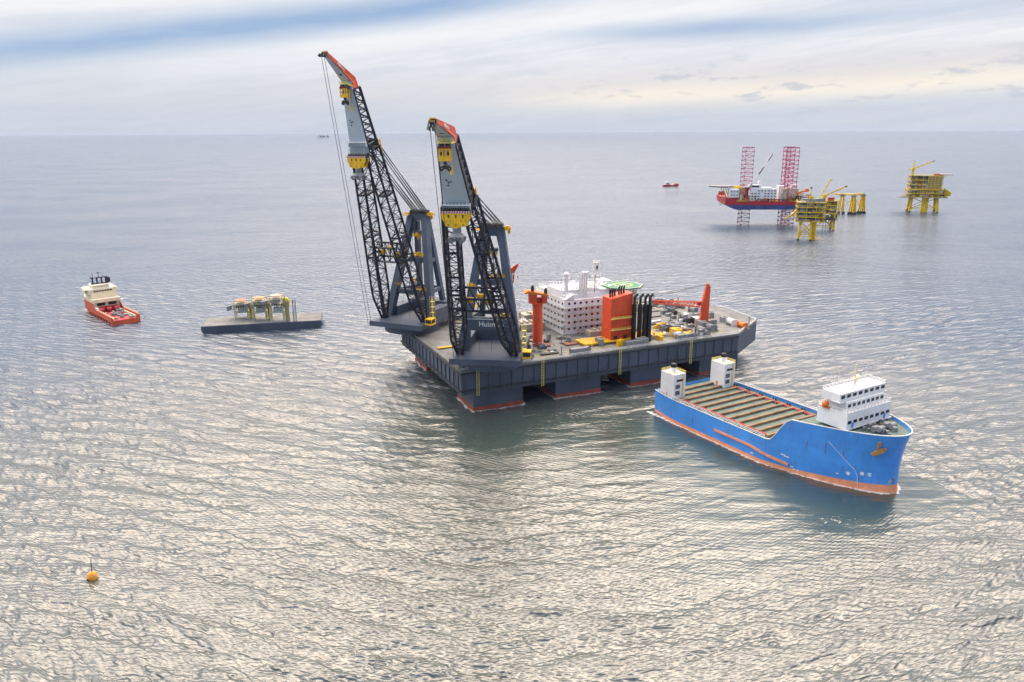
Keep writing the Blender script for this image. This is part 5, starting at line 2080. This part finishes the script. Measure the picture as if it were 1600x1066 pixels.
def topside(root, cx, cy, sx, sy, z0, levels, lh, seed, gear=40):
    """stacked decks of a platform: plates, yellow frame, pipes and modules"""
    rs_ = random.Random(seed)
    x0, x1, y0, y1 = cx - sx / 2, cx + sx / 2, cy - sy / 2, cy + sy / 2
    fr = MB()
    pl_ = MB()
    for k in range(levels + 1):
        z = z0 + k * lh
        pl_.box((cx, cy, z), (sx - 1.2, sy - 1.2, 0.5))
        for a, b_ in (((x0, y0), (x1, y0)), ((x1, y0), (x1, y1)), ((x1, y1), (x0, y1)), ((x0, y1), (x0, y0))):
            fr.beam((a[0], a[1], z), (b_[0], b_[1], z), 0.7, 1.0)
            fr.beam((a[0], a[1], z + 1.9), (b_[0], b_[1], z + 1.9), 0.25)
    nxc = max(2, int(sx / 9))
    nyc = max(2, int(sy / 9))
    for i in range(nxc + 1):
        for y in (y0, y1):
            x = x0 + (x1 - x0) * i / nxc
            fr.beam((x, y, z0), (x, y, z0 + levels * lh), 0.55)
            if i < nxc:
                for k in range(levels):
                    x2 = x0 + (x1 - x0) * (i + .5) / nxc
                    x3 = x0 + (x1 - x0) * (i + 1) / nxc
                    if rs_.random() < .6:
                        fr.beam((x, y, z0 + k * lh), (x2, y, z0 + (k + 1) * lh), 0.4)
                        fr.beam((x3, y, z0 + k * lh), (x2, y, z0 + (k + 1) * lh), 0.4)
    for i in range(nyc + 1):
        for x in (x0, x1):
            y = y0 + (y1 - y0) * i / nyc
            fr.beam((x, y, z0), (x, y, z0 + levels * lh), 0.55)
    fr.build('deck_frame', PYEL, root)
    pl_.build('deck_plate', GREY, root)
    mods = [(MB(), 'equipment_module', MODG), (MB(), 'pipework', DKY), (MB(), 'vessel_tank', WHITE), (MB(), 'cable_box', BRN)]
    for k in range(levels):
        for i in range(gear):
            w, d, h = 1 + rs_.random() * sx * .14, 1 + rs_.random() * sy * .14, lh * (.25 + .6 * rs_.random())
            x = x0 + 1 + w / 2 + rs_.random() * (sx - 2 - w)
            y = (y0 + 1 + d / 2 + (rs_.random() ** 1.8) * (sy - 2 - d))
            r_ = rs_.random()
            mi = 0 if r_ < .40 else 1 if r_ < .80 else 2 if r_ < .90 else 3
            if mi == 1:
                mods[1][0].tube((x - w, y, z0 + k * lh + h), (x + w, y, z0 + k * lh + h), 0.25 + rs_.random() * .4, 6)
                mods[1][0].tube((x, y, z0 + k * lh), (x, y, z0 + k * lh + h * 1.2), 0.25 + rs_.random() * .4, 6)
            elif mi == 2:
                mods[2][0].tube((x - w / 2, y, z0 + k * lh + h * .5), (x + w / 2, y, z0 + k * lh + h * .5), min(h * .4, 1.4), 10)
            else:
                mods[mi][0].box((x, y, z0 + k * lh + h / 2 + .25), (w, d, h))
    for m_, nm, mt_ in mods:
        m_.build(nm, mt_, root)


def jacket(root, legs, ztop, spread, r=1.3, braces=True, dark=True):
    ends = []
    cx = sum(l[0] for l in legs) / len(legs)
    cy = sum(l[1] for l in legs) / len(legs)
    for x, y in legs:
        b_ = Vector((cx + (x - cx) * spread, cy + (y - cy) * spread, -5))
        t_ = Vector((x, y, ztop))
        mb = MB()
        mb.tube(b_, t_, r, 12)
        lg = mb.build('jacket_leg', PYEL, root)
        f = 6.2 / (ztop + 5)
        mb = MB()
        mb.tube(b_, b_.lerp(t_, f), r + .12, 12)
        mb.build('splash_band', BRN if not dark else DKGREY, lg)
        ends.append((b_, t_))
    if braces:
        mb = MB()
        n_ = len(ends)
        for i in range(n_):
            a, c = ends[i], ends[(i + 1) % n_]
            mb.tube(a[0].lerp(a[1], .35), c[0].lerp(c[1], .97), 0.5, 8)
            mb.tube(c[0].lerp(c[1], .35), a[0].lerp(a[1], .97), 0.5, 8)
            mb.tube(a[0].lerp(a[1], .35), c[0].lerp(c[1], .35), 0.45, 8)
        mb.build('jacket_brace', PYEL, root)


def boom_crane(root, base, top, tip, w=1.0, name='pedestal_crane'):
    base, tip = Vector(base), Vector(tip)
    mb = MB()
    mb.tube(base, base + Vector((0, 0, top)), 1.5, 12)
    h = base + Vector((0, 0, top))
    mb.box(tuple(h + Vector((0, 0, 1.6))), (4.6, 4.2, 3.4))
    cr = mb.build(name, PYEL, root)
    s = h + Vector((0, 0, 2.0))
    mb = MB()
    mb.lattice([[s.lerp(tip, f) + Vector((0, sx * w, sz * w)) for sx, sz in ((-1, -1), (1, -1), (1, 1), (-1, 1))] for f in np.linspace(0, 1, 13)], 0.28 * w + .1, 0.14)
    mb.build('crane_boom', PYEL, cr)
    mb = MB()
    mb.box(tuple(tip), (2.2, 1.6, 1.6))
    mb.build('boom_tip', DKGREY, cr)
    return cr


# nearest platform, in front of the rig's right end
c = at(1263, 375, 0.0)
R1 = thing('production_platform', 'yellow multi-deck platform on four legs, in front of the jack-up rig', 'oil platform', (c.x, c.y, 0), radians(-14), 'yellow platforms')
topside(R1, 0, 8, 32, 24, 22.0, 4, 5.7, 5, 70)
jacket(R1, [(-11, -1), (1, -2), (6, 16), (-9, 16)], 22.0, 1.22, 1.4)
mb = MB()
for x in (4.0, 6.5):
    mb.tube((x, -1, -4), (x, -1, 22), 1.0, 10)
mb.box((9.5, -2, 2.6), (7, 5, 0.5))
mb.build('riser', PYEL, R1)
mb = MB()
mb.beam((-16, 2, 36), (-22, 0, 29), 1.6)
mb.beam((-22, 0, 29), (-30, -2, 25), 1.5)
mb.beam((-16, 2, 32), (-22, 0, 28), 1.0)
mb.build('boat_landing_arm', PYEL, R1)
boom_crane(R1, (-1, 2, 44.9), 4, (-2.0, 2, 62), .55)
mb = MB()
mb.box((-1, 4, 47.0), (10, 8, 4))
mb.box((-7.5, 4, 48.2), (7, 7, 2.2))
mb.box((10, 10, 47.0), (9, 8, 4.2))
mb.build('roof_house', MODG, R1)
boom_crane(R1, (15, 10, 44.8), 5.5, (37, 4, 64), .7)
mb = MB()
p0_, p1_ = Vector((8, 14, 45)), Vector((21, 16, 71))
mb.lattice([[p0_.lerp(p1_, f) + Vector((sx * .9, sy * .9, 0)) for sx, sy in ((-1, -1), (1, -1), (0, 1))] for f in np.linspace(0, 1, 12)], 0.3, 0.14)
mb.box(tuple(p1_), (3.4, 1.6, 1.6))
mb.build('flare_boom', LINEY, R1)

# platform tucked behind it
c = at(1287, 360, 0.0)
R2 = thing('wellhead_platform', 'grey-brown platform with white conductor pipes, tucked behind the nearest yellow platform', 'oil platform', (c.x, c.y, 0), radians(-10), 'yellow platforms')
topside(R2, -1, 6, 31, 22, 22.5, 3, 5.4, 9, 70)
jacket(R2, [(-12, -2), (11, -2), (11, 14), (-12, 14)], 22.5, 1.05, 1.6, dark=False)
for x in (-2, 1.6, 5):
    mb = MB()
    mb.tube((x, -1, -4), (x, -1, 15), 0.8, 10)
    mb.build('conductor_pipe', WHITE, R2)
mb = MB()
mb.box((-2, 3, 16.5), (30, 20, 1.0))
mb.box((6, -2, 14.6), (18, 9, 0.8))
for i in range(30):
    mb.box((-14 + RND.random() * 28, -5 + RND.random() * 8, 18.4), (1 + RND.random() * 3, 1.4, 1.5 + RND.random() * 3.5))
mb.build('lower_deck', DKY, R2)
mb = MB()
mb.box((5, 0, 41.0), (7, 6, 4.4))
mb.build('lifeboat', RED, R2)

# three tripods carrying a pipe bridge
TP = [(1313.5, 334, 'yellow support tower under the pipe bridge, nearest to the yellow platforms', 0.0),
      (1331, 335, 'middle yellow support tower of the pipe bridge', 0.9),
      (1345.5, 333.5, 'yellow support tower at the pipe bridge end farthest from the rig', 0.3)]
first = None
tops_ = []
for px, py, lab, rz in TP:
    c = at(px, py, 0.0)
    tops_.append(c)
    if first is None:
        first = thing('bridge_support', lab, 'platform tower', (c.x, c.y, 0), rz, 'yellow pipe bridge supports')
        mb = MB()
        for i in range(4):
            a = i * pi / 2 + .5
            mb.tube((5.4 * cos(a), 5.4 * sin(a), -4), (2.4 * cos(a), 2.4 * sin(a), 27.5), 1.15, 8)
        mb.beam((-1.5, -3.4, 3), (1.5, -2.4, 25), 1.2)
        for z in (9, 18):
            mb.box((0, 0, z), (4.4, 4.4, 0.7))
        mb.build('tower_leg', PYEL, first)
        mb = MB()
        mb.box((0, 0, 28.4), (7.0, 6.0, 2.0))
        mb.box((0, 0, 30.6), (3.0, 3.0, 2.6))
        mb.build('tower_head', GREY, first)
        mb = MB()
        for i in range(4):
            a = i * pi / 2 + .5
            mb.tube((5.3 * cos(a), 5.3 * sin(a), -3), (4.8 * cos(a), 4.8 * sin(a), 3.4), 2.0, 10)
        mb.build('pile_collar', DKGREY, first)
    else:
        copy_thing(first, (c.x, c.y, 0), rz, lab)
br = thing('pipe_bridge', 'slender yellow pipe bridge spanning the three support towers', 'bridge', (tops_[0].x, tops_[0].y, 0))
o = Vector((tops_[0].x, tops_[0].y, 0))
st = at(1300, 334, 0.0) - o
mb = MB()
pts = [Vector((st.x, st.y, 29.8))] + [Vector((q.x - o.x, q.y - o.y, 29.8)) for q in tops_]
for a, b_ in zip(pts, pts[1:]):
    for dz in (0, 1.6):
        mb.tube(a + Vector((0, -2.2, dz)), b_ + Vector((0, -2.2, dz)), 0.5, 8)
        mb.tube(a + Vector((0, 2.2, dz)), b_ + Vector((0, 2.2, dz)), 0.5, 8)
    n_ = 6
    for i in range(n_):
        mb.beam(a.lerp(b_, i / n_) + Vector((0, -2.2, 0)), a.lerp(b_, (i + 1) / n_) + Vector((0, -2.2, 1.6)), 0.22)
        mb.beam(a.lerp(b_, i / n_) + Vector((0, -2.2, 0)), a.lerp(b_, i / n_) + Vector((0, 2.2, 0)), 0.22)
mb.build('span', PYEL, br)
mb = MB()
for a, b_ in zip(pts[1:], pts[2:]):
    mb.tube(a + Vector((0, 0, -2)), a.lerp(b_, .5) + Vector((0, 0, -13)), 0.42, 8)
    mb.tube(a.lerp(b_, .5) + Vector((0, 0, -13)), b_ + Vector((0, 0, -2)), 0.42, 8)
    mb.tube(a + Vector((0, 0, -22)), a.lerp(b_, .5) + Vector((0, 0, -13)), 0.42, 8)
    mb.tube(a.lerp(b_, .5) + Vector((0, 0, -13)), b_ + Vector((0, 0, -22)), 0.42, 8)
a = pts[1]
mb.tube(pts[0] + Vector((0, 0, -3)), pts[0].lerp(a, .5) + Vector((0, 0, -13)), 0.42, 8)
mb.tube(pts[0].lerp(a, .5) + Vector((0, 0, -13)), a + Vector((0, 0, -3)), 0.42, 8)
mb.tube(pts[0].lerp(a, .5) + Vector((0, 0, -13)), a + Vector((0, 0, -22)), 0.42, 8)
mb.build('cross_brace', PYEL, br)

# stand-alone platform on the right
c = at(1440, 331, 0.0)
R3 = thing('standalone_platform', 'solitary yellow-legged platform with boxy tan-grey topsides, apart from the other platforms', 'oil platform', (c.x, c.y, 0), radians(-20), 'yellow platforms')
topside(R3, 2, 6, 54, 34, 24.0, 2, 5.8, 21, 60)
topside(R3, 0, 6, 46, 30, 36.2, 3, 7.1, 22, 70)
jacket(R3, [(-17, -6), (19, -6), (19, 20), (-17, 20)], 24.0, 1.15, 1.9)
mb = MB()
for x in (-1, 2.2, 5):
    mb.tube((x, -7, -4), (x, -7, 24), 1.9, 12)
mb.build('riser_caisson', PYEL, R3)
mb = MB()
mb.box((-2, 0, 23.4), (70, 26, 0.8))
mb.box((-24, -6, 26.2), (22, 8, 0.6))
mb.build('cellar_deck', GREY, R3)
mb = MB()
mb.box((12, -9.3, 47), (20, 0.5, 19))
mb.build('clad_wall', mat('tan_grey_cladding', rgb(.24, .22, .15), .6, var=.4, scale=.5, streak=.4), R3)
mb = MB()
for i in range(7):
    mb.box((12, -9.8, 38.5 + i * 2.9), (20.2, 0.5, 0.6))
for i in range(5):
    mb.box((2.4 + i * 4.8, -9.75, 47), (0.5, 0.4, 19))
mb.build('wall_frame', PYEL, R3)
boom_crane(R3, (-20, 0, 57.8), 8, (7, -4, 80), .8)
mb = MB()
mb.tube((-20, 0, 69), (-20, 0, 81), 1.1, 8, .5)
mb.box((-22, 0, 66.5), (13, 5, 1.0))
mb.build('crane_mast', PYEL, R3)
mb = MB()
mb.plan([(18, -8), (36, -8), (38, 4), (36, 16), (18, 16)], 58.6, 59.8)
mb.build('helideck', GREY, R3)
mb = MB()
mb.beam((28, -8, 58.6), (20, -8, 51), 0.8)
mb.beam((28, 14, 58.6), (20, 14, 51), 0.8)
mb.build('helideck_frame', PYEL, R3)
mb = MB()
mb.prism([(28, -6, 24), (37, -6, 27), (38, -6, 31), (28, -6, 38)], (0, 12, 0))
mb.build('side_truss', PYEL, R3)
mb = MB()
mb.box((14, -4, 59.3), (8, 3, 2.6))
mb.build('lifeboat', ORED, R3)

# ------------------------------------------------------------------ small red standby ship, far middle
c = at(1048, 291.5, 0.0)
K = thing('standby_ship', 'tiny red ship alone on the open sea near the jack-up rig', 'ship', (c.x, c.y, 0), radians(4))
mb = MB()
mb.prism([(-19, -4, -1), (15, -4, -1), (20, -4, 4.8), (8, -4, 4.4), (6, -4, 3), (1, -4, 3), (-1, -4, 4.6), (-12, -4, 4.6), (-19, -4, 3.6)], (0, 8, 0))
mb.build('hull', RED, K)
mb = MB()
mb.box((-8, 0, 6.4), (10, 7, 3.8))
mb.box((-9, 0, 9.4), (6, 6, 2.4))
mb.box((7, 0, 5.4), (6, 6, 3.6))
kh = mb.build('deckhouse', WHITE, K)
mb = MB()
mb.box((-8.5, -3.55, 7.0), (8.6, 0.2, 1.8))
mb.build('window_row', GLASS, kh)
mb = MB()
mb.box((13, 0, 6.2), (7, 6.5, 2.2))
mb.build('foredeck_gear', ORANGE, K)
mb = MB()
mb.tube((-9, 0, 10), (-9, 0, 16), 0.4, 6)
mb.tube((5, 0, 6), (5, 0, 13), 0.35, 6)
mb.build('mast', WHITE, K)

# ------------------------------------------------------------------ platforms on the horizon
hx = at(505, 217.2, 0.0)
ROW = [(-95, 46, 14, 'thinnest faint platform on the horizon, little more than a mast'), (-48, 60, 42, 'tall narrow faint platform on the horizon, second from the thin mast one'), (10, 56, 60, 'widest faint platform of the group on the horizon'), (80, 58, 46, 'faint platform on the horizon in the group nearest the tall crane')]
for dx, h, w, lab in ROW:
    r = thing('horizon_platform', lab, 'oil platform', (hx.x + dx, hx.y, 0), 0.23, 'faint platforms on the horizon')
    mb = MB()
    for sx in (-.38, .38):
        for sy in (-.38, .38):
            mb.tube((sx * w, sy * w, -4), (sx * w * .9, sy * w * .9, 26), 2.2, 8)
    mb.build('jacket_leg', GREY, r)
    mb = MB()
    mb.box((0, 0, 26 + (h - 26) * .3), (w, w * .8, (h - 26) * .6))
    mb.box((w * .12, 0, 26 + (h - 26) * .75), (w * .6, w * .6, (h - 26) * .5))
    mb.box((-w * .3, 0, h), (w * .14, w * .14, 22))
    mb.build('topside', GREY, r)
# ------------------------------------------------------------------ air
hz = MB()

hz.box((0, 0, 88.5), (96000, 96000, 183.0))
hm = bpy.data.materials.new('haze')
hm.use_nodes = True
ht = hm.node_tree
ht.nodes.remove(ht.nodes['Principled BSDF'])
pv = ht.nodes.new('ShaderNodeVolumePrincipled')
pv.inputs['Color'].default_value = (0.56, 0.66, 0.83, 1)
pv.inputs['Density'].default_value = 1.3e-5
pv.inputs['Anisotropy'].default_value = 0.0
ht.links.new(pv.outputs[0], ht.nodes['Material Output'].inputs['Volume'])
haze = hz.build('haze', hm)
haze['kind'] = 'stuff'
